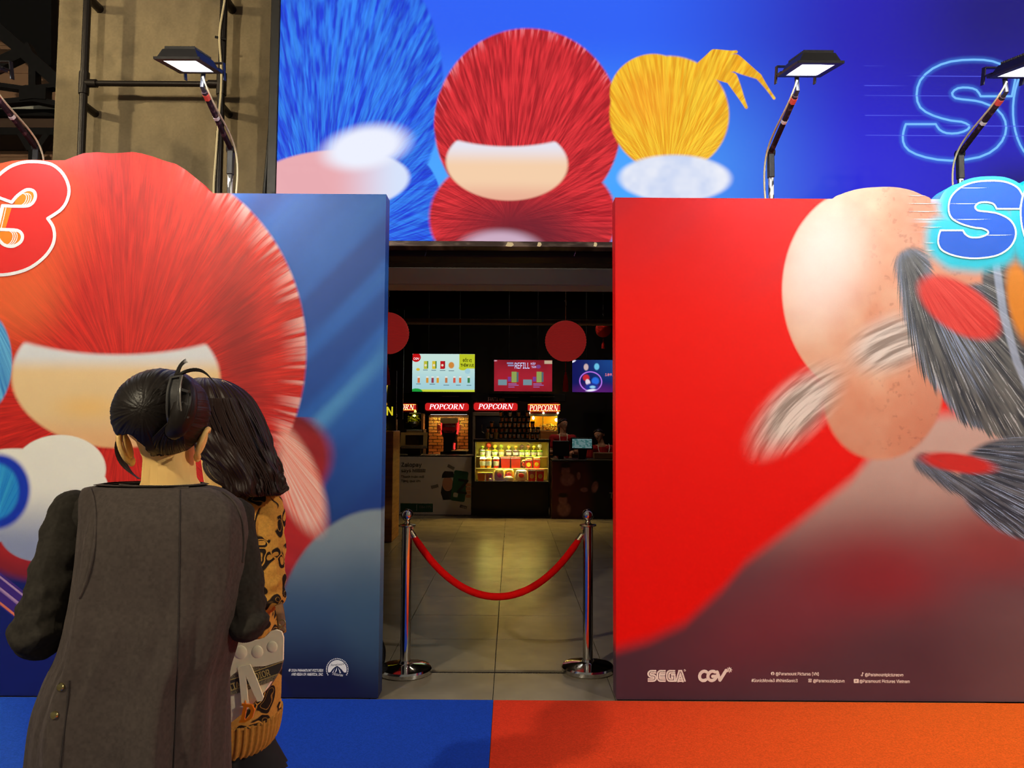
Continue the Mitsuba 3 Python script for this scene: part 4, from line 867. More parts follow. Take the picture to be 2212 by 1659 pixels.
def bag(px, row, w, h, body, label, back=0.0):
    Y = shelf_y(row) + back; x, z, w, h = cx(px, Y), row_z(row), w * KS, h * KS
    m = trimesh.creation.icosphere(subdivisions=3); v = m.vertices
    e = np.sign(v) * np.abs(v) ** .6; e[:, 0] *= w / 2; e[:, 1] *= .028; e[:, 2] *= h / 2
    pin = 1 - np.clip((np.abs(v[:, 2]) - .5) / .5, 0, 1) ** 2 * .8; e[:, 1] *= pin; e += (meshkit.fbm(v * 5 + px, 3, 1)[:, None] - .5) * .02
    m.vertices = e + [x, Y, z + h / 2 - e[:, 2].min() * 0 - 0]; m.apply_translation([0, 0, z - m.vertices[:, 2].min()])
    k_ = thing('snack_bag', label, 'bag', 'crinkled bags in the lit snack case')
    obj('body', m, body, k_, True)
    obj('print', ellipsoid((x, Y - .024, z + h * .5), (w * .26, .012, h * .22), 2), 'it_red' if body != 'it_red' else 'it_yellow', k_, True)
# top shelf
for px, bd, ld, tp, tc, lab in ((1042, 'it_green', 'it_white', 7, 'it_green', 'green cup at the left end of the top shelf'), (1055, 'it_white', 'it_yellow', 12, 'it_red', 'cup with a red round topper on the top shelf'), (1069, 'it_green', 'it_yellow', 9, 'it_yellow', 'cup with a yellow disc topper on the top shelf'), (1083, 'it_tan', 'it_orange', 9, 'it_green', 'cup with an orange lid and pale green topper on the top shelf'), (1099, 'it_dark', 'it_white', 8, 'it_yellow', 'dark cup with a white dome lid on the top shelf'), (1114, 'it_dark', 'it_purple', 8, 'it_orange', 'dark cup with a purple lid on the top shelf'), (1127, 'it_green', 'it_green', 9, 'it_dark', 'green cup with a black round topper on the top shelf'), (1140, 'it_green', 'it_green', 9, 'it_brown', 'green cup with a brown topper on the top shelf'), (1153, 'it_green', 'it_green', 8, 'it_yellow', 'green cup with a yellow topper on the top shelf'), (1166, 'it_green', 'it_green', 10, 'it_white', 'green cup with a large white topper at the right of the top shelf')):
    cup(px, 2, 12.5, 14, bd, ld, lab, tp * 1.15, tc)
for px, bd, ld, lab in ((1043, 'it_orange', 'it_white', 'orange cup at the left end of the middle shelf'), (1056, 'it_orange', 'it_yellow', 'orange cup with a yellow lid on the middle shelf'), (1072, 'it_red', 'it_tan', 'red and orange cup on the middle shelf beside the big red cartons')):
    cup(px, 1, 14, 23, bd, ld, lab)
carton(1092, 1, 21, 24, 'it_red', 'left of the two tall red cartons in the middle of the case', None, word=None)
carton(1114, 1, 21, 24, 'it_red', 'right of the two tall red cartons in the middle of the case', None)
carton(1142, 1, 16, 19, 'it_red', 'red carton with a yellow disc and yellow heap on the middle shelf', 'it_yellow', heap='it_yellow')
carton(1159, 1, 15, 21, 'it_red', 'red carton with a yellow disc at the right end of the middle shelf', 'it_yellow', heap='it_orange')
carton(1149, 0, 16, 25, 'it_red', 'left of the two red cartons with pale discs on the bottom shelf', 'it_tan')
carton(1167, 0, 16, 25, 'it_red', 'right of the two red cartons with pale discs on the bottom shelf', 'it_tan')
carton(1040, 0, 15, 18, 'it_orange', 'orange carton at the left end of the bottom shelf', None)
carton(1057, 0, 15, 18, 'it_orange', 'orange carton second from the left on the bottom shelf', None)
bag(1079, 0, 22, 25, 'it_tan', 'pale crinkled bag with a red print at the left of the bottom shelf')
bag(1099, 0, 22, 26, 'it_orange', 'orange red bag behind the oval tray on the bottom shelf', .05)
bag(1126, 0, 26, 24, 'it_white', 'pale bag with a green top on the bottom shelf by the red cartons')
bag(1131, 1, 9, 18, 'it_brown', 'narrow brown bag on the middle shelf right of the tall red cartons')
Y = SDF + .035; x = cx(1099, Y)
obj('oval_tray', ellipsoid((x, Y, zb0 + .042), (.075, .02, .042), 3), 'it_white', None, True, 'pale oval tray lying at the front of the snack case', 'tray')
x = cx(1059, Y); obj('round_bun', ellipsoid((x, Y, zb0 + .024), (.026, .022, .024), 3), 'it_tan', None, True, 'small round pale bun at the front of the snack case', 'bun')

# pyramid of popcorn cups on the case
mat('cup_print', proc(lambda p, n, uv: mix(lin(240, 140, 70), lin(240, 224, 196), smoothstep(.50, .60, fbm(p.x * 26, p.z * 26, p.y * 26, 2)))), .4)
mat('cup_black', lin(26, 20, 22), .4)
rng_c = np.random.default_rng(3); zc0 = zt0 + .045; cyc = SDF + .14
ORD = ['first', 'second', 'third', 'fourth', 'fifth', 'sixth', 'seventh', 'eighth', 'ninth', 'tenth', 'eleventh', 'twelfth']
def pcup(px, lvl, n, r=.036, h=.104, back=0.0, tan=False):
    Y = cyc + back; x = float(at(px, 950, Y)[0]); z = zc0 + lvl * h * .86
    k_ = thing('popcorn_cup', f'printed popcorn cup on the snack case, {ORD[n]} stack from the left, {ORD[lvl]} from the bottom', 'cup', 'popcorn cups stacked on the snack case')
    pr = [(0, 0), (r * .74, 0), (r, h), (r * 1.05, h), (r * 1.05, h + .004), (r * .9, h + .004), (r * .7, .01 + h * .8), (0, h * .8)]
    obj('cup', lathe([(a, z + b) for a, b in pr], 16, (x, Y, 0)), 'it_tan' if tan else 'cup_black', k_, 30)
    if not tan:
        aa = np.linspace(-2.3, -.85, 9) + rng_c.uniform(-.25, .25); zz_ = z + h * np.array([.22, .40, .62, .82]); pv = np.array([[x + (r * (.74 + .26 * (q_ - z) / h) + .0012) * math.cos(a_), Y + (r * (.74 + .26 * (q_ - z) / h) + .0012) * math.sin(a_), q_ - .008 * math.cos((a_ - aa[4]) * 2)] for q_ in zz_ for a_ in aa]); pf = np.array([[i * 9 + j, i * 9 + j + 1, i * 9 + j + 10, i * 9 + j + 9] for i in range(3) for j in range(8)])
        obj('print', (pv, pf), 'cup_print', k_)
    obj('rim', lathe([(r * 1.0, z + h), (r * 1.08, z + h + .002), (r * 1.0, z + h + .007)], 16, (x, Y, 0)), 'cup_black', k_, 30)
for n_, (px, top) in enumerate(((1053, 2), (1062, 3), (1071, 2), (1082, 5), (1092, 4), (1101, 5), (1111, 4), (1120, 5), (1130, 4), (1139, 5), (1150, 3), (1160, 2))):
    for l in range(top): pcup(px + (2.0 * (l % 2)), l, n_, back=.05 if l % 2 else 0.0, tan=(l == 0 and px in (1053, 1071, 1091, 1109, 1136, 1158)))

# machines and lightboxes behind the counter
MY = 14.2
def serif(word, shear=.22):
    """heavy slanted serif capitals, one polygon, height 1"""
    def ell(cx_, cy_, a, b): return affinity.scale(Point(cx_, cy_).buffer(1, 24), a, b)
    out, x = [], 0.0
    for c in word:
        if c in 'PR':
            g = unary_union([sbox(.10, 0, .30, 1), sbox(0, 0, .42, .07), sbox(0, .93, .4, 1), ell(.42, .73, .36, .27).difference(ell(.40, .73, .15, .20)).intersection(sbox(.25, .4, 1, 1))])
            if c == 'R': g = g.union(Polygon([(.32, .5), (.52, .5), (.86, .07), (.96, .07), (.96, 0), (.68, 0)])); w = .96
            else: w = .80
        elif c == 'O': g = ell(.46, .5, .46, .515).difference(ell(.46, .5, .23, .43)); w = .93
        elif c == 'C': g = ell(.46, .5, .46, .515).difference(ell(.48, .5, .25, .43)).difference(sbox(.55, .30, 1, .66)).union(sbox(.72, .64, .79, .97)).union(sbox(.74, .2, .82, .36)); w = .86
        else: g = unary_union([sbox(.12, 0, .20, 1), sbox(0, 0, .32, .06), Polygon([(0, 1), (.30, 1), (.92, 0), (.72, 0)]), sbox(.82, 0, .90, 1), sbox(.70, .94, 1.02, 1), sbox(0, .95, .2, 1)]); w = 1.02
        out.append(affinity.translate(g, x)); x += w + .06
    g = affinity.affine_transform(unary_union(out), [1, shear, 0, 1, 0, 0]); return g, x
SG, SGW = serif('POPCORN')
mat('sign_red_metal', lin(150, 24, 22), .5)
def popcorn_sign(x0, x1, y0, y1, label, tx0, tx1, ty, th_, yellow=False, body='N'):
    k_ = thing('popcorn_sign', label, 'sign', 'popcorn signs behind the counter')
    P = Art(MY)
    obj('lightbox', pbx(x0, y0, x1, y1, MY, MY + .25, .03), 'sign_red_metal', k_)
    a, c = at(x0 + 1, y1 - 3, MY - .002), at(x1 - 1, y0 + 3, MY - .002)
    xm, w = (a[0] + c[0]) / 2, (c[0] - a[0]) / 2
    r = (c[2] - a[2]) / 2 * .98
    pg = sbox(a[0] + r, a[2], c[0] - r, c[2]).buffer(0.0) if False else sbox(a[0], a[2], c[0], c[2]).buffer(-r * .7).buffer(r * .7)
    fm_ = flat_mesh(pg, MY - .0005, .006)
    def face(p, n, uv): return C3([1.05, .045, .04]) * (0.35 + .75 * smoothstep(1.0, .1, dr.abs((p.x - float(xm)) / float(w)))) if not yellow else C3([.85, .06, .04])
    obj('face', {**ply(fm_, MATS['shop_red'], uv=np.zeros((len(fm_.vertices), 2)) + np.stack([fm_.vertices[:, 0], fm_.vertices[:, 2]], 1)), **emit([.52, .012, .012] if not yellow else [.42, .014, .01], .25)}, None, k_)
    s = (tx1 - tx0) / (SGW + .2)
    tp = affinity.affine_transform(SG, [s, 0, 0, -th_, tx0, ty])
    m = flat_mesh(plane_poly(tp, MY), MY - .006, .006)
    obj('lettering', {**ply(m, MATS['print_white']), **emit([1.0, .95, 1.05] if not yellow else [1.1, .95, .6], .05)}, None, k_)
    if yellow:
        for yy in (y0 + 4, y1 - 5.2): 
            mm = plate(sbox(x0 + 1, yy, x1 - 1, yy + 1.4), MY - .006, .005); obj('stripe', {**ply(mm, MATS['it_yellow']), **emit([.9, .65, .08], .05)}, None, k_)
    return k_
popcorn_sign(917, 1014, 868, 890, 'red glowing popcorn sign above the brick wall and drink dispenser', 927, 1004, 884, 11)
popcorn_sign(1022, 1119, 867.5, 889.5, 'red glowing popcorn sign above the cup pyramid', 1033, 1110, 883.5, 11)
popcorn_sign(1139, 1211, 869, 892, 'red and yellow popcorn sign beside the counter assistant', 1143, 1207, 888, 13, True)
popcorn_sign(826, 900, 869, 890, 'popcorn sign at the left cut off by the dark column', 830, 896, 885, 11, True)
# frame posts between the machines
for px in (1017,): obj('frame_post', pbx(px - 3, 862, px + 4, 986, MY - .02, MY + .1, .006), 'counter_black', label='dark post between the two middle popcorn signs', cat='post')
# second machine: steel hood and dark window
m2 = thing('popcorn_machine', 'steel popcorn machine with a dark window behind the cup pyramid', 'popcorn machine', 'popcorn machines behind the counter')
obj('hood', pbx(1022, 890, 1084, 899, MY - .01, MY + .5, .01), 'panel_steel', m2)
obj('post', pbx(1020, 890, 1026, 985.5, MY, MY + .06, .004), 'panel_steel', m2)
obj('window', pbx(1027, 900, 1100, 985.5, MY + .04, MY + .08, .004), 'glass_dark', m2)
obj('base', pbx(1026, 899, 1118, 985.5, MY + .09, MY + .6, .01), 'counter_black', m2)
obj('kettle_arm', tube([at(1041, 917, MY + .02), at(1041, 932, MY + .02), at(1046, 936, MY + .02)], .012, 8), 'steel', m2)
# third machine: lit cabinet of popcorn
m3 = thing('popcorn_machine', 'popcorn cabinet lit golden beside the counter assistant', 'popcorn machine', 'popcorn machines behind the counter')
mat('gold_back', lin(226, 158, 54), .6)
obj('back', pbx(1139, 897, 1206, 929, MY + .30, MY + .33, 0), 'gold_back', m3)
obj('floor', bx([at(1139, 929, MY + .02)[0], MY + .02, at(1170, 929.5, MY + .02)[2] - .03], [at(1206, 929, MY + .02)[0], MY + .33, at(1170, 929.5, MY + .02)[2]], .003), 'panel_steel', m3)
obj('side', pbx(1139, 893, 1141, 929, MY + .02, MY + .32, .002), 'panel_steel', m3); obj('side', pbx(1204, 893, 1206, 929, MY + .02, MY + .32, .002), 'panel_steel', m3)
obj('header', pbx(1139, 893.5, 1206, 899, MY + .03, MY + .1, .004), 'panel_steel', m3)
obj('mullion', pbx(1172, 899, 1173.4, 929, MY + .02, MY + .035, .002), 'panel_steel', m3)
for px in (1143, 1174, 1205):
    q = at(px, 892, MY - .03); b_ = ellipsoid(q, (.02, .02, .02), 2)
    obj('bulb', {**ply(b_, MATS['white_plastic'], smooth=True), **emit([9, 7.6, 3.6], .3)}, None, m3)
q = at(1202, 907, MY + .08); obj('lamp', {**ply(ellipsoid(q, (.03, .03, .035), 2), MATS['white_plastic'], smooth=True), **emit([170, 100, 10], .8)}, None, m3)
q = at(1152, 903, MY + .12); obj('lamp', {**ply(ellipsoid(q, (.025, .025, .03), 2), MATS['white_plastic'], smooth=True), **emit([120, 70, 8], .6)}, None, m3)
rng = np.random.default_rng(5)
zf = float(at(1170, 929, MY + .02)[2])
mat('popcorn', lin(246, 206, 110), .8)
pc = []
for _ in range(170):
    xx = rng.uniform(at(1143, 929, MY)[0], at(1202, 929, MY)[0]); yy = rng.uniform(MY + .08, MY + .28); hh = .05 + .07 * math.exp(-((xx - float(at(1185, 929, MY)[0])) / .16) ** 2)
    pc.append(ellipsoid((xx, yy, zf + rng.uniform(0, hh)), rng.uniform(.012, .02, 3), 1))
obj('popcorn', cat_(*pc), 'popcorn', m3, True, kind='stuff')
for a, b_ in ((1139, 1166), (1167, 1206)): obj('wooden_door', pbx(a, 931, b_, 984, MY + .0, MY + .04, .006), 'wood_warm', m3)
obj('carcass', pbx(1139, 930, 1206, 985.5, MY + .05, MY + .5, .004), 'counter_black', m3)
# left machine with a greenish glow
m4 = thing('popcorn_machine', 'dim popcorn machine with a yellow green glow at the left', 'popcorn machine', 'popcorn machines behind the counter')
obj('canopy', lathe([(0, 0), (.11, -.018), (.12, -.03), (.0, -.02)], 20, at(897, 890, MY - .02)), 'panel_steel', m4, 30)
q = at(897, 889, MY - .03); obj('lamp', {**ply(ellipsoid(q, (.022, .02, .03), 2), MATS['white_plastic'], smooth=True), **emit([1.6, 1.9, .3], .1)}, None, m4)
mat('green_heap', lin(190, 184, 40), .8)
obj('cabinet', pbx(873, 893, 914, 926, MY + .28, MY + .6, .01), 'counter_black', m4)
q = at(895, 898, MY + .05); obj('lamp_inside', {**ply(ellipsoid(q, (.03, .025, .02), 2), MATS['white_plastic'], smooth=True), **emit([5, 5.2, .7], .3)}, None, m4)
obj('popcorn', cat_(*[ellipsoid(at(893 + rng.normal(0, 6), 908 + rng.normal(0, 5), MY + .12 + rng.uniform(0, .1)), rng.uniform(.014, .024, 3), 1) for _ in range(90)]), 'green_heap', m4, True, kind='stuff')
obj('kettle', lathe([(.02, 0), (.07, .0), (.09, .06), (.08, .10), (0, .11)], 18, at(893, 922, MY + .12)), 'steel', m4, 30)
obj('side_panel', pbx(910, 893, 914, 928, MY, MY + .3, .004), 'wood_warm', m4)
obj('stand', pbx(873, 927, 914, 988, MY, MY + .5, .006), 'counter_black', m4)
# cash terminal on the counter
tm_ = thing('cash_terminal', 'beige cash terminal with a dark screen on the counter at left', 'terminal')
TYY = CF + .12
obj('case', tomesh(mf.Manifold.hull_points(np.vstack([at(864, 966, TYY), at(922, 968, TYY), at(924, 934, TYY), at(866, 934, TYY), at(868, 966, TYY) + [0, .2, 0], at(918, 966, TYY) + [0, .2, 0], at(918, 936, TYY) + [0, .18, 0], at(870, 936, TYY) + [0, .18, 0]]))), 'cream', tm_)
obj('screen', pbx(876, 940, 914, 961, TYY - .008, TYY + .001, .002), 'glass_dark', tm_)
obj('tray', pbx(866, 963, 922, 969, TYY - .03, TYY - .001, .004), 'panel_steel', tm_)
zf_ = float(at(893, 969, TYY)[2])
obj('foot', bx([float(at(880, 970, TYY)[0]), TYY + .02, zc], [float(at(908, 970, TYY)[0]), TYY + .16, zf_ + .01], .004), 'counter_black', tm_)
obj('receipt_roll', tube([at(878, 931, TYY + .06), at(912, 931, TYY + .06)], .02, 12), 'panel_steel', tm_)
# brick wall behind the dispenser
WY = 14.9
bx0, bx1, bz0, bz1 = float(at(926, 900, WY)[0]), float(at(1012, 900, WY)[0]), float(at(970, 990, WY)[2]), float(at(970, 896, WY)[2])
bw = thing('brick_wall', 'small orange brick wall panel behind the drink dispenser', 'brick wall')
obj('mortar', bx([bx0, WY + .02, bz0], [bx1, WY + .12, bz1], 0), 'mortar', bw)
row, z = 0, bz0 + .006
while z + .055 < bz1:
    x = bx0 - (.09 if row % 2 else 0)
    while x < bx1:
        a, b_ = max(x + .006, bx0), min(x + .172, bx1)
        if b_ - a > .02: obj('brick', bx([a, WY + rng.uniform(-.004, .004), z], [b_, WY + .03, z + .054], .004), 'brick', bw)
        x += .178
    z += .062; row += 1
q = at(935, 893, WY - .12)
bl = thing('wall_lamp', 'hidden warm strip lamp over the orange brick panel', 'lamp')
mm = trimesh.Trimesh([[bx0 + .05, WY - .16, bz1 + .0], [bx1 - .02, WY - .16, bz1 + .0], [bx1 - .02, WY - .12, bz1 + .0], [bx0 + .05, WY - .12, bz1 + .0]], [[0, 2, 1], [0, 3, 2]], process=False)
obj('strip', {**ply(mm, MATS['white_plastic']), **emit([170, 98, 28], .8)}, None, bl)
obj('holder', bx([bx0 + .04, WY - .17, bz1 + .004], [bx1, WY + .02, bz1 + .03], .002), 'black_metal', bl)
# drink dispenser
DYY = 13.6
dd = thing('drink_dispenser', 'red and cream soft drink dispenser before the brick panel', 'drink dispenser')
dk = lambda pts, Y, d, m, n: obj(n, plate(Polygon(pts).buffer(1.0), Y, d), m, dd)
dk([(955, 904), (989, 904), (990, 912), (985, 914), (959, 914), (954, 912)], DYY - .02, .2, 'cream', 'crown')
dk([(958, 914), (985, 914), (986, 928), (981, 934), (962, 934), (957, 928)], DYY - .03, .15, 'shop_red', 'front_panel')
dk([(956, 930), (987, 930), (984, 946), (979, 958), (978, 974), (962, 974), (962, 950)], DYY, .18, 'counter_black', 'body')
obj('column', pbx(958, 910, 985, 986, DYY + .03, DYY + .35, .02), 'counter_black', dd)
obj('lettering', text_plate('Coca-Cola', 971.5, 922, 4.6, DYY - .18, .003, 22, 0, .25, True, 'c'), 'print_white', dd)
for pts in ([(952.5, 907), (954.5, 926), (953, 938)], [(988.5, 907), (989.5, 924), (987.5, 938)], [(982.5, 957), (981.5, 966), (982, 971)]):
    mm = tube(smooth_path([at(a, b_, DYY - .1) for a, b_ in pts], 10), [.016] * 10, 8)
    obj('light_strip', {**ply(mm, MATS['shop_red'], smooth=True), **emit([1.5, .05, .04], .1)}, None, dd)
dk([(945.5, 919), (950, 919), (950, 929), (945.5, 930)], DYY, .08, 'cream', 'handle'); dk([(991.5, 919), (996, 919), (995.5, 927), (993, 931)], DYY, .08, 'cream', 'handle')
obj('drip_tray', pbx(974, 973, 1009, 975, DYY - .2, DYY + .3, .003), 'cream', dd)
obj('base', bx([float(at(952, 980, DYY)[0]), DYY - .1, 0], [float(at(1008, 980, DYY)[0]), DYY + .4, float(at(980, 976, DYY)[2])], .01), 'counter_black', dd)
# back bar that carries the machines
obj('back_bar', bx([float(at(866, 986, MY)[0]), MY - .02, 0], [float(at(926, 986, MY)[0]), MY + .6, float(at(900, 988, MY)[2])], .01), 'counter_black', label='dark back bar under the dim machine at the left', cat='counter')
obj('back_bar', bx([float(at(1016, 986, MY)[0]), MY - .02, 0], [float(at(1210, 986, MY)[0]), MY + .62, float(at(1110, 986, MY)[2])], .01), 'counter_black', label='dark back bar under the steel and golden popcorn machines', cat='counter')
# header wall between screens and signs
obj('header_panel', pbx(862, 850, 1222, 867, MY + .02, MY + .2, .01), 'dark_wall', label='dark header panel between the screens and the popcorn signs', cat='panel')
hp = 'header_panel'
mat('faint_red', lin(150, 84, 84), .7); mat('faint_pale', lin(250, 236, 226), .6)
obj('lettering', text_plate('FANTA', 1054, 866.5, 8.5, MY + .02, .003, 22, -2, 0, True), 'faint_pale', hp)
for x0_, x1_, yy in ((954, 992, 856), (1085, 1120, 858), (1145, 1198, 857)): obj('light_line', pbx(x0_, yy - .5, x1_, yy + .6, MY + .012, MY + .02, .001), 'panel_steel', hp)
obj('tag', pbx(1078, 860.5, 1090, 867, MY - .01, MY + .015, .001), 'it_tan', hp)
# menu screens
TVY = 14.0
def screen(x0, y0, x1, y1, label, fn, w=.6, tilt=0):
    k_ = thing('menu_screen', label, 'screen', 'menu screens over the counter')
    obj('casing', pbx(x0 - 1.5, y0 - 1.5, x1 + 1.5, y1 + 1.5, TVY, TVY + .06, .006), 'black_metal', k_)
    a, c = at(x0, y1, TVY), at(x1, y0, TVY)
    m = trimesh.Trimesh([[a[0], TVY - .002, a[2]], [c[0], TVY - .002, a[2]], [c[0], TVY - .002, c[2]], [a[0], TVY - .002, c[2]]], [[0, 1, 2], [0, 2, 3]], process=False)
    obj('picture', {**ply(m, 'mat_bill_face', uv=np.array([[0, 0], [1, 0], [1, 1], [0, 1.0]])), **emit(proc(fn), w)}, None, k_)
    for f in (.25, .75):
        x = a[0] * (1 - f) + c[0] * f; obj('hanger', tube([[x, TVY + .04, c[2] - .02], [x, TVY + .04, 4.31]], .014, 8), 'black_metal', k_)
    return k_
V = Art(TVY)
def ov(c, col, m): return mix(c, C3(lin(*col)), m)
def tv1(p, n, uv):
    c = mix(lin(168, 214, 224), lin(206, 236, 226), V.gy(p, 846, 772))
    c = ov(c, (196, 206, 40), dr.maximum(V.rect(p, 992, 765, 1030, 796, 1), V.ell(p, 1000, 795, 9, 5, 0, .1))); c = ov(c, (168, 212, 224), V.ell(p, 1010, 802, 6, 6, 0, .1))
    c = ov(c, (200, 20, 24), V.ell(p, 899, 772, 10, 10, 0, .06)); c = ov(c, (206, 220, 60), V.rect(p, 900, 842, 1030, 847, 1)); c = ov(c, (30, 160, 60), V.ell(p, 899, 847, 14, 8, 0, .1))
    for x, w, a, b_ in ((919.5, 4, (196, 196, 60), (70, 130, 50)), (937.5, 4, (220, 196, 50), (60, 120, 50)), (955.5, 4.5, (196, 26, 34), (150, 20, 30))):
        c = ov(c, a, V.rect(p, x - w, 780, x + w, 797, .8)); c = ov(c, b_, V.rect(p, x + w - 1, 780, x + w + 1.6, 796, .6)); c = ov(c, (236, 226, 200), V.ell(p, x, 789, 2.6, 2.6, 0, .2))
    c = ov(c, (214, 140, 60), V.ell(p, 975, 789, 6.2, 7, 0, .2)); c = ov(c, (226, 196, 60), V.ell(p, 903, 798, 4, 3, 0, .2))
    for x, col in ((904.5, (226, 120, 60)), (923, (220, 150, 50)), (934.5, (150, 60, 80)), (945.5, (226, 160, 40)), (964, (200, 120, 70)), (981.5, (220, 90, 70)), (994, (226, 110, 50)), (1012.5, (60, 130, 70))):
        c = ov(c, col, V.rect(p, x - 2.6, 816, x + 2.6, 827, .8)); c = ov(c, (240, 240, 230), V.rect(p, x - 2.6, 813, x + 2.6, 816, .6))
    for x, y, w in ((919, 799.5, 5), (937, 800, 5), (956, 800.5, 6), (975, 801, 6), (904, 829.5, 5), (934, 830, 6), (964, 832, 6), (990, 832, 5), (1013, 832.5, 5)): c = ov(c, (60, 90, 110), V.rect(p, x - w, y - .8, x + w, y + .6, .5) * .8)
    return c * 0.9
s1 = screen(890, 765, 1026, 846, 'pale blue menu screen with a green corner at the left', tv1)
obj('lettering', cat_(text_plate('ĐỔI VỊ', 1009, 781.5, 5.6, TVY - .002, .003, 19, -1, 0, True, 'c')), 'ink_dark', s1); obj('lettering', text_plate('THÊM VUI', 1009, 792, 5.6, TVY - .002, .003, 29, -1, 0, True, 'c'), 'ink_dark', s1)
obj('mark', {**ply(text_plate('CGV', 899, 777, 4.6, TVY - .002, .003, 13, 0, .1, True, 'c'), MATS['print_white']), **emit([.9, .9, .9], .02)}, None, s1)
def tv2(p, n, uv):
    c = mix(lin(120, 20, 34), lin(170, 30, 46), fbm(p.x * 4, p.z * 4, 0.0, 3)); c = ov(c, (200, 40, 60), V.ell(p, 1130, 815, 60, 20, 0, .9) * .5)
    for x in (1086, 1140):
        c = ov(c, (120, 150, 160), V.rect(p, x - 10, 820, x + 9, 832, .8)); c = ov(c, (150, 170, 90), V.rect(p, x + 19, 803, x + 30, 826, .8)); c = ov(c, (80, 110, 120), V.rect(p, x + 30, 804, x + 34, 825, .8)); c = ov(c, (130, 60, 150), V.rect(p, x + 11, 814, x + 18, 824, .8))
        for y, w in ((829, 12), (832, 15), (836, 9)): c = ov(c, (150, 130, 210), V.rect(p, x + 12, y - .7, x + 12 + w * 1.5, y + .8, .5) * .8)
    c = ov(c, (150, 170, 220), dr.maximum(V.rect(p, 1095, 783, 1109, 786, .6), V.rect(p, 1097, 788, 1110, 791, .6)) * .8)
    c = ov(c, (200, 180, 150), V.rect(p, 1176, 779, 1194, 786, 1)); c = ov(c, (120, 80, 160), V.ell(p, 1163, 792, 5, 4, 0, .3) * .7)
    return c * .85
s2 = screen(1067, 778, 1193, 845, 'dim red menu screen with refill lettering in the middle', tv2, .4)
def glowtext(t, x, y, h, w, col, par, nm='lettering'): return obj(nm, {**ply(text_plate(t, x, y, h, TVY - .002, .003, w, 0, 0, True), MATS['print_white']), **emit(col, .02)}, None, par)
glowtext('REFILL', 1111, 796, 12.5, 33, [.28, .42, .72], s2); glowtext('NGẬP', 1146, 788, 4.6, 11, [.28, .36, .7], s2); glowtext('TRÀN', 1147, 795, 4.6, 11, [.28, .36, .7], s2)
glowtext('CGV', 1067, 780.5, 2.6, 7, [.6, .6, .8], s2, 'mark')
def tv3(p, n, uv):
    c = mix(lin(16, 22, 92), lin(26, 70, 140), V.gy(p, 846, 780) * V.gx(p, 1240, 1330)); c = ov(c, (100, 30, 120), V.ell(p, 1290, 848, 50, 14, 0, .9) * .8)
    e1, e2 = V.ell(p, 1276, 824, 25, 22, -8, .04), V.ell(p, 1276, 824, 22.5, 19.5, -8, .04)
    c = ov(c, (190, 120, 240), dr.clip(e1 - e2, 0, 1)); c = ov(c, (210, 40, 50), V.ell(p, 1266, 816, 7, 7, 0, .3)); c = ov(c, (40, 110, 230), V.ell(p, 1286, 823, 8, 8, 0, .3)); c = ov(c, (236, 220, 236), V.ell(p, 1270, 826, 5, 7, 20, .3)); c = ov(c, (30, 50, 150), V.ell(p, 1278, 836, 14, 8, 0, .3)); c = ov(c, (150, 210, 240), V.ell(p, 1280, 836, 6, 3, 0, .4))
    c = ov(c, (210, 180, 180), V.ell(p, 1266, 793, 5, 7, 0, .3)); c = ov(c, (110, 200, 236), V.ell(p, 1289, 792, 5.4, 7, 0, .3)); c = ov(c, (240, 240, 255), V.ell(p, 1277, 843, 10, 2.4, 8, .5))
    c = ov(c, (240, 240, 255), V.ell(p, 1238, 781, 6, 2, 24, .4))
    return c * .9
s3 = screen(1236, 778, 1362, 847, 'dark blue menu screen with a violet ring cut off by the red board', tv3, .3)
glowtext('189.000đ', 1306, 812, 5.4, 40, [.8, .12, .2], s3)
# kiosk at the left edge
KY = 9.6
ks = thing('popcorn_kiosk', 'dark kiosk with yellow neon at the left edge behind the blue board', 'kiosk')
obj('cabinet', bx([float(at(690, 960, KY)[0]), KY, 0], [float(at(849, 960, KY)[0]), KY + .6, float(at(800, 930, KY)[2])], .01), 'wood_warm', ks)
obj('board', pbx(690, 800, 856, 930, KY + .1, KY + .14, .006), 'counter_black', ks)
mat('neon_off', lin(220, 210, 40), .5)
obj('lettering', {**ply(text_plate('POPCORN', 849, 897, 18, KY + .1, .01, 108, 0, 0, True, 'r'), MATS['neon_off']), **emit([.62, .52, .02], .1)}, None, ks)
mm = tube(smooth_path([at(837, 826, KY + .08), at(834, 845, KY + .08), at(832, 862, KY + .08), at(830, 874, KY + .08)], 12), .010, 8)
obj('neon_handle', {**ply(mm, MATS['neon_off'], smooth=True), **emit([.7, .5, .06], .05)}, None, ks)
obj('neon_scoop', {**ply(ellipsoid(at(829, 873, KY + .07), (.045, .02, .035), 2), MATS['neon_off'], smooth=True), **emit([.42, .2, .02], .05)}, None, ks)
for a in (0, 1): obj('neon_knob', ellipsoid(at(833 + 6 * a, 823, KY + .08), (.024, .015, .02), 2), 'neon_off', ks, True)
sw = smooth_path([at(*q, KY - .012) for q in ((826, 919), (833, 917), (832, 922), (826, 926), (830, 928), (834, 926))], 24)
obj('neon_swirl', {**ply(tube(sw, .007, 6), MATS['neon_off'], smooth=True), **emit([.5, .38, .06], .05)}, None, ks)
obj('column', bx([float(at(843, 900, 11.0)[0]), 11.0, 0], [float(at(856, 900, 11.0)[0]), 11.15, 3.2], .006), 'counter_black', label='dark square column between the kiosk and the white poster', cat='column')
obj('wing', bx([float(at(856, 900, 11.0)[0]) - .001, 11.02, float(at(860, 906, 11.0)[2])], [float(at(869.5, 900, 11.0)[0]), 11.06, 3.2], .002), 'counter_black', 'column')
mat('dome', lin(30, 26, 26), .15, spec=.7)
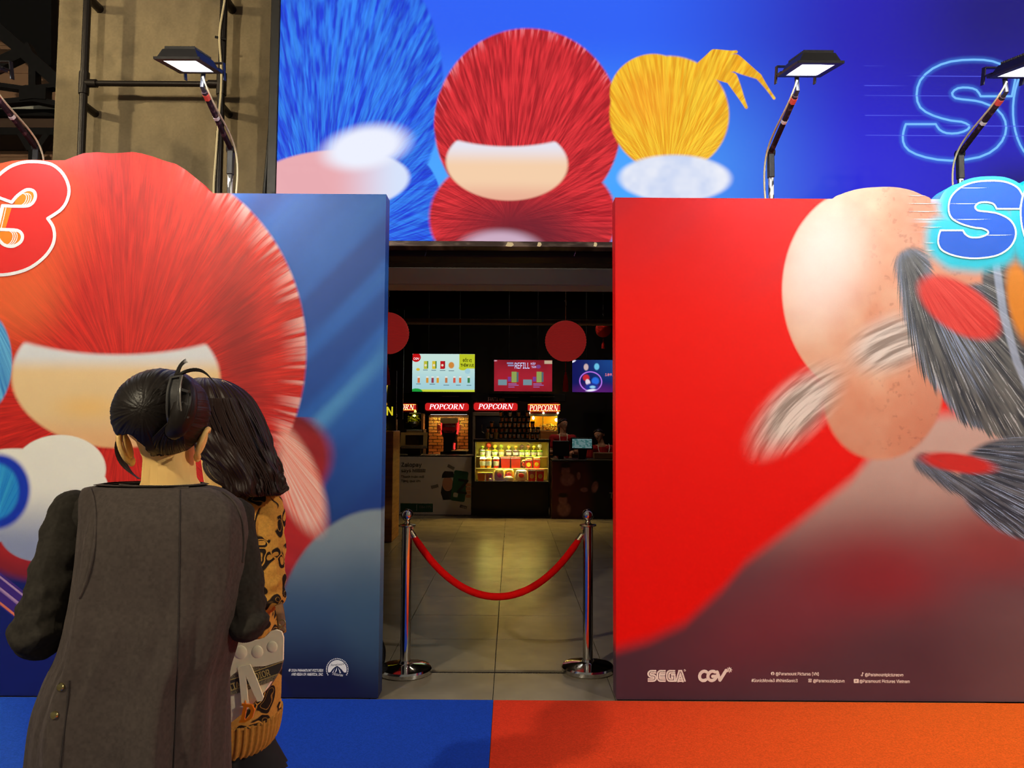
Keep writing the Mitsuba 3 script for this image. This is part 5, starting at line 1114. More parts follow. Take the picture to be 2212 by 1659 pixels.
sg = [ellipsoid(at(836 + rng.normal(0, 6), 901 + rng.normal(0, 5), KY + .25 + rng.uniform(-.08, .08)), rng.uniform(.03, .05, 3), 1) for _ in range(26)]
obj('popcorn_heap', cat_(*sg), 'dome', ks, True, kind='stuff')

# ---------------------------------------------------------------- people
mat('skin', lin(242, 198, 122), .5, spec=.3)
mat('skin_red', lin(196, 120, 90), .5)
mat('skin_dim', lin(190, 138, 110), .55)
mat('hair_black', lin(30, 24, 20), .42, spec=.28)
mat('hair_brown', lin(40, 26, 22), .45, spec=.22)
def weave(c0, c1, f=1.0):
    def fn(p, n, uv): return mix(c0, c1, fbm(p.x * 160 * f, p.z * 160 * f, p.y * 160 * f, 2) * .7 + .3 * fbm(p.x * 8, p.z * 5, p.y * 8, 3))
    return proc(fn)
mat('vest_cloth', weave(lin(58, 51, 48), lin(84, 75, 70)), .95, spec=.1, sheen=.2)
mat('black_knit', weave(lin(36, 33, 30), lin(58, 54, 48)), .95, spec=.1)
mat('seam_dark', lin(48, 42, 40), .9)
def leopard_fn(p, n, uv):
    x, z = p.x * 1.0 + p.y * .55, p.z
    wx, wz = x * 20 + 1.3 * noise(x * 26, z * 22, 1.0), z * 15 + 1.3 * noise(x * 22, z * 26, 7.0)
    d1, d2, r = voronoi(wx, wz)
    ring = smoothstep(.22, .28, d1) * smoothstep(.52, .45, d1) * smoothstep(.36, .46, noise(wx * 1.4, wz * 1.2, 3.0)) * smoothstep(.05, .12, d2 - d1)
    blob = smoothstep(.26, .20, d1) * smoothstep(.62, .66, r)
    k = mikit.fbm(p.x * 240, p.z * 240, p.y * 240, 2)
    return mix(lin(186, 136, 62), lin(38, 30, 26), dr.maximum(ring, blob)) * (.78 + .44 * k)
mat('leopard_knit', proc(leopard_fn), .95, spec=.1)
mat('ochre_rib', weave(lin(160, 112, 44), lin(190, 140, 66)), .95, spec=.1)
mat('skirt_black', lin(26, 25, 29), .8)
mat('shirt_red', lin(170, 22, 30), .8)
mat('shoe', lin(30, 28, 28), .5)
mat('eye_white', lin(232, 228, 220), .3); mat('eye_dark', lin(26, 18, 14), .2); mat('lip', lin(170, 84, 78), .5)
mat('snap', lin(190, 176, 120), .25, 1.0)
def proj(v):
    d = np.asarray(v) - EYE; w = d @ FWD
    return np.stack([d @ RIGHT / w * FOC + W / 2, -(d @ UP) / w * FOC + H / 2], -1)
def bones(segs, edge=.012, it=8):
    ms = []
    for a, ra_, b, rb_ in segs:
        ms.append(mf.Manifold.batch_hull([mf.Manifold.sphere(float(ra_), 20).translate([float(x) for x in a]), mf.Manifold.sphere(float(rb_), 20).translate([float(x) for x in b])]))
    m = mf.Manifold.batch_boolean(ms, mf.OpType.Add).refine_to_length(edge)
    t = tomesh(m); t.merge_vertices(); trimesh.smoothing.filter_taubin(t, lamb=.5, nu=.52, iterations=it); return t
def hand(w, d, up, s=1.0, side=1):
    """palm, four bent fingers and a thumb from the wrist w, along d, back of the hand towards up"""
    d = np.array(d, float) / np.linalg.norm(d); up = np.array(up, float); up -= d * (up @ d); up /= np.linalg.norm(up); a = np.cross(d, up) * side
    S = [(w, .024 * s, w + d * .035 * s, .022 * s)]
    for i, (o, L) in enumerate(((-.027, .062), (-.009, .072), (.009, .067), (.026, .052))):
        k0 = w + d * .085 * s + a * o * s; S.append((w + d * .03 * s + a * o * .7 * s, .013 * s, k0, .010 * s))
        k1 = k0 + (d * .8 - up * .6) * L * .45 * s; k2 = k1 + (d * .35 - up * .95) * L * .35 * s; k3 = k2 + (-d * .2 - up) * L * .25 * s
        S += [(k0, .010 * s, k1, .0088 * s), (k1, .0088 * s, k2, .008 * s), (k2, .008 * s, k3, .007 * s)]
    t0 = w + d * .03 * s - a * .022 * s; t1 = t0 + (d * .6 - a * .7 - up * .3) * .038 * s; t2 = t1 + (d * .9 - up * .4 + a * .1) * .028 * s
    S += [(t0, .013 * s, t1, .0105 * s), (t1, .0105 * s, t2, .0085 * s)]
    return S
def loft(rows, Y, n=120, m=90, fold=None, e=.88, lip=True):
    """cloth round a body from silhouette rows (py, left px, right px, half depth, centre y)"""
    rows = sorted(rows, key=lambda r: -r[0]); P = []
    for py, l, r, b, cy in rows:
        q0, q1 = at(l, py, cy), at(r, py, cy); P.append([(q0[2] + q1[2]) / 2, q0[0], q1[0], b, cy])
    P = np.array(P); s = np.concatenate([[0], np.cumsum(np.abs(np.diff(P[:, 0])) + .3 * np.abs(np.diff(P[:, 1])) + 1e-4)])
    f = PchipInterpolator(s, P); u = np.linspace(0, s[-1], m); Q = f(u); t = np.linspace(0, 2 * np.pi, n, endpoint=False)
    R = []
    for k in range(m):
        z, xl_, xr_, b, cy = Q[k]; a = (xr_ - xl_) / 2; c = (xr_ + xl_) / 2
        ct, st = np.cos(t), np.sin(t); x = c + a * np.sign(ct) * np.abs(ct) ** e; y = cy + b * np.sign(st) * np.abs(st) ** e; zz_ = np.full(n, z)
        if fold is not None:
            g = fold(t, z, k / (m - 1)); x = x + g * ct; y = y + g * st
        R.append(np.stack([x, y, zz_], 1))
    return np.array(R)
def open_mesh(R, thick=.004):
    """cloth shell with thickness"""
    c = R.mean(1, keepdims=True); d = R - c; I = c + d * (1 - thick / np.maximum(np.linalg.norm(d, axis=2, keepdims=True), .02))
    A_ = np.concatenate([R, I[::-1]], 0); A_ = np.concatenate([A_, A_[:1]], 0); return rings(A_, caps=False)
def snapto(mesh, px, py, off=.001):
    """first point of the mesh on the sight line through a pixel, and its normal"""
    d = FWD + (px - W / 2) / FOC * RIGHT - (py - H / 2) / FOC * UP; d = d / np.linalg.norm(d)
    v, f = mesh.vertices, mesh.faces; q = proj(v); near = np.flatnonzero((np.abs(q[f, 0].mean(1) - px) < 40) & (np.abs(q[f, 1].mean(1) - py) < 40))
    f = f[near]; A_, B_, C_ = v[f[:, 0]], v[f[:, 1]], v[f[:, 2]]
    e1_, e2_ = B_ - A_, C_ - A_; h = np.cross(d, e2_); det = np.einsum('ij,ij->i', e1_, h); det = np.where(np.abs(det) < 1e-14, 1e-14, det); s_ = EYE - A_
    u = np.einsum('ij,ij->i', s_, h) / det; k = np.cross(s_, e1_); w = np.einsum('j,ij->i', d, k) / det; t = np.einsum('ij,ij->i', e2_, k) / det
    ok = (u >= -1e-6) & (w >= -1e-6) & (u + w <= 1 + 1e-6) & (t > 0)
    if not ok.any():
        i = int(np.argmin(np.hypot(q[:, 0] - px, q[:, 1] - py) + np.where(v[:, 1] > v[:, 1].mean(), 60, 0))); return v[i] - d * off, -d
    i = np.flatnonzero(ok)[np.argmin(t[ok])]; n_ = np.cross(e1_[i], e2_[i]); n_ /= np.linalg.norm(n_); n_ = -n_ if n_ @ d > 0 else n_
    return EYE + d * t[i] + n_ * off, n_
def face_parts(P, c, f, up, s=1.0):
    """eyes, brows and lips on a head centred at c that faces f"""
    f = np.array(f, float) / np.linalg.norm(f); r = np.cross(f, up); r /= np.linalg.norm(r); u = np.cross(r, f)
    for sgn in (-1, 1):
        e = c + f * .083 * s + r * sgn * .031 * s + u * .004 * s
        obj('eye', ellipsoid(e - f * .004, (.012 * s, .012 * s, .010 * s), 2), 'eye_white', P, True); obj('iris', ellipsoid(e + f * .004 * s, (.0055 * s,) * 3, 2), 'eye_dark', P, True)
        b = [c + f * (.084 - .008 * t * t) * s + r * sgn * (.015 + .032 * t) * s + u * (.022 + .006 * math.sin(t * 3)) * s for t in (0, .35, .7, 1)]; obj('eyebrow', tube(b, [.002 * s, .0035 * s, .003 * s, .0015 * s], 6), 'hair_black', P, True)
    m = [c + f * (.084 - .012 * t * t) * s + r * t * .024 * s - u * (.052 + .003 * t * t) * s for t in np.linspace(-1, 1, 7)]; obj('lips', tube(m, [.001 * s, .004 * s, .0055 * s, .005 * s, .0055 * s, .004 * s, .001 * s], 8), 'lip', P, True)
def head_bones(c, f, up, s=1.0):
    f = np.array(f, float) / np.linalg.norm(f); up = np.array(up, float); r = np.cross(f, up); u = up
    S = [(c + u * .022 * s - f * .016 * s, .086 * s, c + u * .012 * s + f * .014 * s, .078 * s), (c + f * .02 * s, .07 * s, c + f * .034 * s - u * .058 * s, .046 * s), (c + f * .034 * s - u * .058 * s, .046 * s, c + f * .062 * s - u * .094 * s, .021 * s)]
    S += [(c + f * .082 * s + u * .006 * s, .009 * s, c + f * .103 * s - u * .026 * s, .011 * s), (c + f * .094 * s - u * .028 * s - r * .010 * s, .008 * s, c + f * .094 * s - u * .028 * s + r * .010 * s, .008 * s)]
    return S
def ear(P, c, out, f, up, s=1.0, m='skin'):
    out, f, up = [np.array(q, float) / np.linalg.norm(q) for q in (out, f, up)]
    k = [c + up * .03 * s * math.cos(a) - f * .019 * s * math.sin(a) * 1.0 + out * (.006 + .004 * math.sin(a)) * s for a in np.linspace(-.5, 3.5, 14)]
    rim = tube(smooth_path(k, 24), np.concatenate([np.linspace(.003, .0052, 6), np.full(12, .0052), np.linspace(.0052, .006, 6)]) * s, 8)
    M = np.eye(4); M[:3, 0], M[:3, 1], M[:3, 2] = out, f, up
    shell = ellipsoid((0, 0, 0), (.006 * s, .018 * s, .028 * s), 3, None); shell.apply_transform(M); shell.apply_translation(c + out * .002 * s)
    lobe = ellipsoid(c - up * .029 * s + f * .004 * s + out * .003 * s, (.007 * s, .009 * s, .010 * s), 2)
    obj('ear', cat_(rim, shell, lobe), m, P, True)

# ---- the near woman, seen from behind
w1 = thing('person', 'woman from behind in a sleeveless grey jumper dress over black sleeves, hair clipped up', 'person', None)
Y1 = 1.60
hc = at(352, 893, 1.585); up1 = np.array([0, .34, .94]); f1 = np.array([-.05, .94, -.34]); up1 /= np.linalg.norm(up1); f1 -= up1 * (f1 @ up1); f1 /= np.linalg.norm(f1)
nb, nt = at(366, 1052, 1.615), at(360, 985, 1.60)
sL, eL, sR, eR = at(160, 1110, 1.635), at(84, 1368, 1.56), at(500, 1122, 1.66), at(532, 1340, 1.62)
wL, wR = np.array([-.90, 1.79, 1.07]), np.array([-.66, 1.80, 1.08])
pel, che = np.array([-.80, 1.60, .86]), np.array([-.745, 1.63, 1.20])
hc = at(350, 892, 1.582) - up1 * .018 + f1 * .012
S = head_bones(hc, f1, up1, .92) + [(nt + [0, .01, .02], .050, nb, .056), (nb, .056, nb + [0, .01, -.04], .075), (nb + [-.03, 0, -.045], .05, nb + [-.12, .0, -.075], .035), (nb + [.03, 0, -.045], .05, nb + [.12, 0, -.075], .035), (nb + [0, .01, -.06], .07, che, .085), (che + [-.05, 0, 0], .08, pel + [-.05, 0, .1], .08), (che + [.05, 0, 0], .08, pel + [.05, 0, .1], .08), (pel + [-.06, 0, .08], .085, pel + [-.07, 0, -.02], .095), (pel + [.06, 0, .08], .085, pel + [.07, 0, -.02], .095)]
S += [(nb + [-.10, 0, -.08], .036, sL + [.02, 0, -.02], .036), (sL + [.02, 0, -.02], .036, eL, .034), (eL, .034, wL, .025), (nb + [.10, 0, -.08], .036, sR + [-.02, 0, -.02], .036), (sR + [-.02, 0, -.02], .036, eR, .034), (eR, .034, wR, .025)]
for sx in (-1, 1):
    hp_, kn, an = pel + [sx * .08, 0, -.04], pel + [sx * .085, .01, -.42], pel + [sx * .085, -.01, -.78]
    S += [(hp_, .085, kn, .054), (kn, .054, kn + [0, -.012, -.12], .05), (kn + [0, -.012, -.12], .05, an, .035), (an, .035, an + [0, .0, -.03], .034)]
S += hand(wL, [.75, .45, .3], [-.4, .6, .6], .92, 1) + hand(wR, [-.75, .45, .3], [.4, .6, .6], .92, -1)
body1 = bones(S, .011, 6)
obj('body', body1, 'skin', w1, True)
face_parts(w1, hc, f1, up1, .92)
ear(w1, at(279, 965, 1.595), [-.94, -.34, .0], f1, [-.30, .1, .95], 1.08); ear(w1, at(434, 957, 1.60), [.94, -.34, 0], f1, [.32, .1, .95], 1.05)
for sx in (-1, 1):
    an = pel + [sx * .085, -.01, -.797]; obj('shoe', bones([(an + [0, -.03, -.018], .034, an + [0, .05, -.022], .036), (an + [0, .05, -.022], .036, an + [0, .13, -.03], .028)], .012, 4), 'shoe', w1, True)
# hair: cap combed towards the clip, roll, loose ends
cap = trimesh.creation.icosphere(subdivisions=6); v = cap.vertices.copy(); d0 = v.copy()
rr = np.array([.0935, .108, .0935]); hcc = at(350, 892, 1.582)
clip_dir = np.array([.13, -.95, .05]); clip_dir /= np.linalg.norm(clip_dir)
e1 = np.cross(clip_dir, [0, 0, 1]); e1 /= np.linalg.norm(e1); e2 = np.cross(clip_dir, e1)
th_ = np.arctan2(d0 @ e1, d0 @ e2); rad = np.arccos(np.clip(d0 @ clip_dir, -1, 1))
st = meshkit.fbm(np.stack([np.cos(th_) * 11, np.sin(th_) * 11, rad * 1.1], 1), 4, 3) - .5; st2 = meshkit.noise(np.stack([np.cos(th_) * 46, np.sin(th_) * 46, rad * 1.6], 1), 8) - .5
p = d0 * rr * (1 + .040 * st * np.clip(rad * 2, 0, 1) + .016 * st2 + .03 * np.exp(-(rad / .5) ** 2))[:, None] + hcc
q = proj(p); line = 984 - 46 * np.clip((np.abs(q[:, 0] - 362) - 34) / 46, 0, 1) + 10 * (meshkit.noise(p * 90, 4) - .5)
front = p[:, 1] > hcc[1] + .035
line = np.where(front, 905, line)
sink = np.clip((q[:, 1] - line) / 8, 0, 1)
p = hcc + (p - hcc) * (1 - .46 * sink)[:, None]
cap.vertices = p; obj('hair', cap, 'hair_black', w1, True)
hp1 = f'{w1}__hair'
rng = np.random.default_rng(11)
def lock(pts, r0, r1, n=16, m='hair_black', par=None, name='lock', flat=.5):
    P_ = smooth_path(pts, n); return obj(name, tube(P_, np.linspace(r0, r1, n), 6, True, flat), m, par, True)
# nape hairs swept up
for i in range(26):
    a = rng.uniform(-1, 1); s0 = at(362 + a * 44, 982 - 14 * a * a + rng.uniform(-4, 4), 1.535 + .02 * abs(a)); m0 = at(366 + a * 30, 940, 1.487); t0 = at(385 + a * 10, 905, 1.474)
    lock([s0, m0, t0], .0016, .004, 12, par=hp1, name='strand')
# vertical twisted roll at the back of the head
rl = smooth_path([at(372, 934, 1.487), at(392, 905, 1.470), at(400, 868, 1.475), (at(393, 826, 1.505))], 30)
obj('twisted_roll', tube(rl, .012 + .012 * np.sin(np.linspace(0.35, 2.9, 30)), 14), 'hair_black', hp1, True)
for o in (-9, -3, 4, 10): lock([at(376 + o, 932, 1.47), at(392 + o, 905, 1.454), at(402 + o, 866, 1.458), at(394 + o * .6, 824, 1.49)], .004, .003, 18, par=hp1, name='strand')
# claw clip
mat('clip_dark', lin(62, 60, 58), .22, spec=.7); mat('clip_edge', lin(110, 106, 100), .25, spec=.7)
ck = thing('claw_clip', 'dark smoky claw clip holding the near woman hair at the back', 'hair clip')
jaw = Polygon([(356, 812), (382, 808), (388, 850), (392, 914), (366, 930), (354, 918), (357, 870)]).buffer(-2).buffer(3)
JY = 1.449
def bend(m, k=.9):
    v = m.vertices.copy(); zc_ = (v[:, 2].max() + v[:, 2].min()) / 2; v[:, 1] += 9.0 * (v[:, 2] - zc_) ** 2 * k + .25 * np.abs(v[:, 0] - float(at(388, 870, JY)[0])); m.vertices = v; return m
def fine(poly, Y, dpt):
    m = plate(poly, Y, dpt); m = m.subdivide_to_size(.01); return m
obj('jaw_frame', bend(fine(jaw.difference(jaw.buffer(-5)), JY, .004)), 'clip_dark', ck, 30)
obj('jaw_window', bend(fine(jaw.buffer(-4.8), JY + .003, .002)), 'clip_dark', ck, 30)
obj('jaw_edge', bend(fine(LineString([(383, 809), (388.5, 850), (392.5, 914), (367, 929)]).buffer(1.3), JY - .003, .002)), 'clip_edge', ck, 30)
for yy in (838, 866, 894): obj('tooth', bend(fine(Polygon([(392, yy), (408, yy + 6), (406, yy + 10), (391, yy + 6)]), JY + .004, .004)), 'clip_dark', ck)
obj('spring', tube([at(389, 862, JY + .012), at(391, 882, JY + .012)], .004, 8), 'clip_edge', ck)
# loose ends above the clip
for i in range(16):
    b = rng.uniform(0, 1); s0 = at(378 + 8 * b, 812, 1.50)
    if i < 7: lock([s0, at(384 + 6 * b, 796, 1.50), at(394 + 5 * b, 780 + 6 * b, 1.50), at(401 + 6 * b, 775 + 9 * b, 1.50)], .0030, .0004, 14, par=hp1, name='wisp')
    else: lock([s0 + [.004, 0, 0], at(402 + 4 * b, 800 + 4 * b, 1.50), at(430 + 8 * b, 797 + 8 * b, 1.51), at(452 + 8 * b, 812 + 12 * b, 1.51), at(463 + 5 * b, 826 + 6 * b, 1.51)], .0038, .0005, 16, par=hp1, name='wisp')
# lock in front of the left ear
for i in range(12):
    b = rng.uniform(0, 1); lock([at(268 + 8 * b, 935, 1.66), at(250 + 12 * b, 972, 1.67), at(258 + 14 * b, 998, 1.67), at(282 + 9 * b, 1022 + 4 * b, 1.66), at(298 + 6 * b, 1034, 1.65)], .0045, .0012, 16, 'hair_brown', hp1, 'side_lock')
# black top
def sleeve(s_, e_, w_, r0, r1, r2, seed, m):
    t = bones([(s_, r0, e_, r1), (e_, r1, w_, r2)], .009, 10); v = t.vertices; nn = t.vertex_normals
    dd = np.linalg.norm(v - e_, axis=1); ax = (e_ - s_) / np.linalg.norm(e_ - s_)
    g = (meshkit.fbm(v * [14, 14, 26], 3, seed) - .5) * .016 + .005 * np.sin((v - e_) @ ax * 130 + 2 * np.sin((v[:, 0]) * 60)) * np.exp(-(dd / .075) ** 2)
    t.vertices = v + nn * g[:, None]; return t
bt = obj('black_top', cat_(sleeve(sL, eL, wL, .052, .054, .036, 3, 0), sleeve(sR, eR, wR, .050, .046, .036, 5, 0), bones([(sL + [.02, .0, .0], .045, che + [-.03, 0, .04], .07), (sR + [-.02, 0, 0], .045, che + [.03, 0, .04], .07)], .014, 6)), 'black_knit', w1, True)
# grey sleeveless jumper dress
def fold1(t, z, k):
    low = np.clip((1.2 - z) / .6, 0, 1); ang = (t + np.pi / 2 + np.pi) % (2 * np.pi) - np.pi
    nz = meshkit.fbm(np.stack([np.cos(t) * 2.6, np.sin(t) * 2.6, np.full_like(t, z * 1.5)], 1), 3, 21) - .5
    f = .050 * low * nz + .016 * nz + .014 * low * np.sin(5 * t + 5 * z) * np.clip(np.sin(t * 2 + 2), 0, 1)
    f += .014 * np.exp(-((ang + .55 - .5 * (1.12 - z)) / .14) ** 2) * np.clip((1.3 - z) * 6, 0, 1)      # long drag fold from the shoulder blade
    f -= .018 * np.exp(-((ang - .12 - .12 * (1.0 - z)) / .20) ** 2) * low
    f += .016 * np.exp(-((ang - .55) / .16) ** 2) * low
    return f * 1.35 * np.clip((1.345 - z) / .05, 0, 1)
rows1 = [(1900, 52, 486, .165, 1.60), (1659, 86, 476, .155, 1.60), (1540, 98, 477, .148, 1.60), (1470, 116, 481, .140, 1.60), (1400, 145, 498, .130, 1.595), (1340, 160, 511, .125, 1.595), (1290, 170, 520, .122, 1.60), (1200, 186, 528, .125, 1.61), (1130, 192, 526, .118, 1.615), (1090, 190, 516, .105, 1.62), (1066, 188, 492, .088, 1.62), (1053, 191, 468, .076, 1.62), (1046, 212, 446, .070, 1.62), (1043.5, 226, 436, .066, 1.62), (1047, 232, 430, .062, 1.62)]
R = loft(rows1, Y1, 200, 150, fold1, .86)
vest = open_mesh(R, .005)
if vest.volume < 0: vest.invert()
obj('jumper_dress', vest, 'vest_cloth', w1, True)
vk = f'{w1}__jumper_dress'
sm = [snapto(vest, 389 - 16 * t * t, 1052 + 640 * t, .0006)[0] for t in np.linspace(0.01, 1, 46)]
obj('back_seam', tube(smooth_path(sm, 90, 1e-5), .0016, 6), 'seam_dark', vk, True)
sm = [snapto(vest, x, y, .0008)[0] for x, y in ((258, 1048.5), (290, 1050), (320, 1052), (350, 1053), (380, 1054), (408, 1054))]
obj('neck_binding', tube(smooth_path(sm, 40, 1e-5), .0026, 6), 'vest_cloth', vk, True)
sm = [snapto(vest, x, y, .0008)[0] for x, y in ((196, 1056), (204, 1090), (207, 1140), (203, 1190), (192, 1235), (180, 1272), (172, 1292))]
obj('armhole_edge', tube(smooth_path(sm, 40, 1e-5), .0030, 6), 'vest_cloth', vk, True)
sm = [snapto(vest, x, y, .0008)[0] for x, y in ((480, 1064), (505, 1085), (521, 1120), (526, 1165), (523, 1215))]
obj('armhole_edge', tube(smooth_path(sm, 40, 1e-5), .0030, 6), 'vest_cloth', vk, True)
for x, y in ((132, 1484), (118, 1545)):
    c, nn = snapto(vest, x, y, .001); b_ = lathe([(0, .004), (.006, .0035), (.0078, .001), (.008, -.002), (0, -.002)], 18); b_.apply_transform(trimesh.geometry.align_vectors([0, 0, 1], nn)); b_.apply_translation(c); obj('snap_button', b_, 'snap', vk, 30)
sm = [snapto(vest, x, y, .0006)[0] for x, y in ((150, 1470), (146, 1520), (140, 1570), (134, 1620), (130, 1658))]
obj('side_placket', tube(smooth_path(sm, 30, 1e-5), .0016, 6), 'seam_dark', vk, True)

# ---- the farther woman
w2 = thing('person', 'woman with long dark wavy hair, leopard cardigan and black pleated skirt beyond the first', 'person', None)
Y2 = 2.12
h2 = at(458, 905, 2.12); f2 = np.array([-.62, .70, -.30]); f2 /= np.linalg.norm(f2); up2 = np.array([-.25, .16, .95]); up2 -= f2 * (f2 @ up2); up2 /= np.linalg.norm(up2)
n2b = at(486, 1062, 2.13); pel2, che2 = np.array([-.815, 2.13, .80]), np.array([-.815, 2.14, 1.16])
s2L, e2L, s2R, e2R = at(398, 1098, 2.14), at(372, 1290, 2.12), at(568, 1096, 2.13), at(574, 1282, 2.11)
w2L, w2R = np.array([-.93, 2.33, 1.04]), np.array([-.80, 2.33, 1.04])
S = head_bones(h2, f2, up2, 1.02) + [(h2 - up2 * .05 - f2 * .02, .052, n2b, .052), (n2b, .055, n2b + [0, .0, -.05], .075), (n2b + [0, 0, -.04], .06, s2L + [.03, 0, -.01], .036), (n2b + [0, 0, -.04], .06, s2R + [-.03, 0, -.01], .036), (n2b + [0, .01, -.06], .07, che2, .09), (che2 + [-.04, 0, 0], .08, pel2 + [-.05, 0, .1], .085), (che2 + [.04, 0, 0], .08, pel2 + [.05, 0, .1], .085), (pel2 + [-.05, 0, .1], .085, pel2 + [-.045, 0, 0], .08), (pel2 + [.05, 0, .1], .085, pel2 + [.045, 0, 0], .08)]
S += [(s2L + [.03, 0, -.01], .036, s2L, .035), (s2R + [-.03, 0, -.01], .036, s2R, .035), (s2L, .035, e2L, .033), (e2L, .033, w2L, .024), (s2R, .035, e2R, .033), (e2R, .033, w2R, .024)]
for sx in (-1, 1):
    hp_, kn, an = pel2 + [sx * .055, 0, -.04], pel2 + [sx * .075, .01, -.38], pel2 + [sx * .082, -.01, -.72]
    S += [(hp_, .07, kn, .048), (kn, .048, kn + [0, -.012, -.11], .05), (kn + [0, -.012, -.11], .05, an, .034), (an, .034, an + [0, 0, -.03], .033)]
S += hand(w2L, [.75, .5, .2], [-.4, .5, .7], .9, 1) + hand(w2R, [-.75, .5, .2], [.4, .5, .7], .9, -1)
obj('body', bones(S, .012, 6), 'skin', w2, True)
face_parts(w2, h2, f2, up2, 1.02)
for sx in (-1, 1):
    an = pel2 + [sx * .082, -.01, -.737]; obj('shoe', bones([(an + [0, -.03, -.016], .034, an + [0, .05, -.02], .036), (an + [0, .05, -.02], .036, an + [0, .13, -.027], .028)], .012, 4), 'shoe', w2, True)
def wave(t, z, k):
    th = np.stack([np.cos(t) * 3.4, np.sin(t) * 3.4, np.full_like(t, z * 3.0)], 1); low = np.clip((1.50 - z) / .22, 0, 1)
    fine_ = meshkit.noise(np.stack([np.cos(t) * 26, np.sin(t) * 26, np.full_like(t, z * 4 + 0 * t)], 1), 5) - .5
    return (meshkit.fbm(th, 3, 31) - .5) * (.012 + .028 * low) + fine_ * .012 + .005 * low * np.sin(z * 95 + 6 * np.sin(t * 3))
hr = [(1068, 512, 606, .075, 2.08), (1060, 490, 612, .088, 2.08), (1040, 482, 611, .095, 2.085), (1010, 462, 603, .104, 2.09), (975, 424, 590, .112, 2.10), (930, 392, 575, .118, 2.115), (890, 380, 556, .118, 2.12), (860, 384, 538, .108, 2.12), (838, 396, 515, .088, 2.12), (823, 412, 488, .056, 2.12), (817, 430, 468, .03, 2.12)]
R = loft(hr, Y2, 220, 150, wave, .95)
hair2 = rings(R)
obj('hair', hair2, 'hair_brown', w2, True)
hk2 = f'{w2}__hair'
for i in range(60):
    a = rng.uniform(0, 1); b = rng.uniform(0, 1); ph_ = rng.uniform(0, 6)
    xs, ys = [], []
    pts = []
    for j, t in enumerate(np.linspace(0, 1, 9)):
        xl_ = np.interp(860 + 205 * t, [r[0] for r in hr[::-1]], [r[1] for r in hr[::-1]]); xr_ = np.interp(860 + 205 * t, [r[0] for r in hr[::-1]], [r[2] for r in hr[::-1]])
        cx_ = xl_ + (xr_ - xl_) * (.04 + .92 * a) + 4.5 * math.sin(ph_ + t * 10) * t; dep = .112 * math.sqrt(max(.05, 1 - (2 * a - 1) ** 2)) + .006
        pts.append(at(cx_, 860 + (200 + 12 * b) * t, 2.10 - dep * (1 - .25 * t)))
    lock(pts, .0035, .0012, 26, 'hair_brown', hk2, 'strand', .6)
for pts in ([(598, 985), (606, 1000), (607, 1014), (598, 1024), (592, 1016)], [(604, 1042), (612, 1052), (618, 1048), (621, 1053), (612, 1060), (603, 1064)], [(600, 1000), (609, 1012), (608, 1026), (600, 1034)]):
    for o in range(3): lock([at(x + o * 1.5, y + o, 2.03) for x, y in pts], .0022, .0008, 18, 'hair_brown', hk2, 'curl')
for i in range(14):
    b = rng.uniform(0, 1); lock([at(446 + 8 * b, 985, 2.05), at(436 + 20 * b, 1005, 2.03), at(446 + 24 * b, 1028, 2.02), at(470 + 22 * b, 1046, 2.02), at(492 + 14 * b, 1056, 2.03)], .0018, .0008, 16, 'hair_brown', hk2, 'strand', .7)
# cardigan
def fold2(t, z, k): return (meshkit.fbm(np.stack([np.cos(t) * 3, np.sin(t) * 3, np.full_like(t, z * 7)], 1), 3, 41) - .5) * .022
rc2 = [(1540, 372, 602, .138, 2.13), (1480, 376, 604, .136, 2.13), (1400, 382, 600, .130, 2.13), (1300, 386, 588, .128, 2.13), (1200, 384, 586, .130, 2.14), (1130, 382, 588, .125, 2.14), (1098, 390, 584, .105, 2.14), (1080, 412, 566, .085, 2.14), (1068, 446, 534, .066, 2.135), (1062, 456, 524, .060, 2.135)]
obj('cardigan', cat_(open_mesh(loft(rc2, Y2, 150, 90, fold2, .86), .006), sleeve(s2R, e2R, w2R, .058, .056, .042, 7, 0), sleeve(s2L, e2L, w2L, .058, .056, .042, 8, 0)), 'leopard_knit', w2, True)
cdk = f'{w2}__cardigan'
def ribs(t, z, k): return .0035 * np.sign(np.sin(t * 46)) * np.abs(np.sin(t * 46)) ** .5
rh = [(1604, 388, 582, .126, 2.13), (1598, 384, 588, .130, 2.13), (1570, 376, 598, .137, 2.13), (1534, 373, 602, .139, 2.13)]
obj('ribbed_hem', open_mesh(loft(rh, Y2, 560, 26, ribs, .86), .008), 'ochre_rib', cdk, True)
# pleated skirt
npl = 30; tt = np.linspace(0, 2 * np.pi, npl * 8, endpoint=False); Rk = []
for z, a, b in ((.74, .118, .10), (.62, .130, .122), (.56, .150, .140), (.500, .180, .166)):
    saw = ((tt * npl / (2 * np.pi)) % 1.0); k_ = (.74 - z) / .24
    g = (saw - .5) * .020 * (.5 + k_)
    Rk.append(np.stack([-.815 + .006 * k_ + (a + g) * np.cos(tt), 2.13 + (b + g) * np.sin(tt), z + 0 * tt + .004 * k_ * (saw - .5)], 1))
obj('pleated_skirt', open_mesh(np.array(Rk), .004), 'skirt_black', w2, 25)

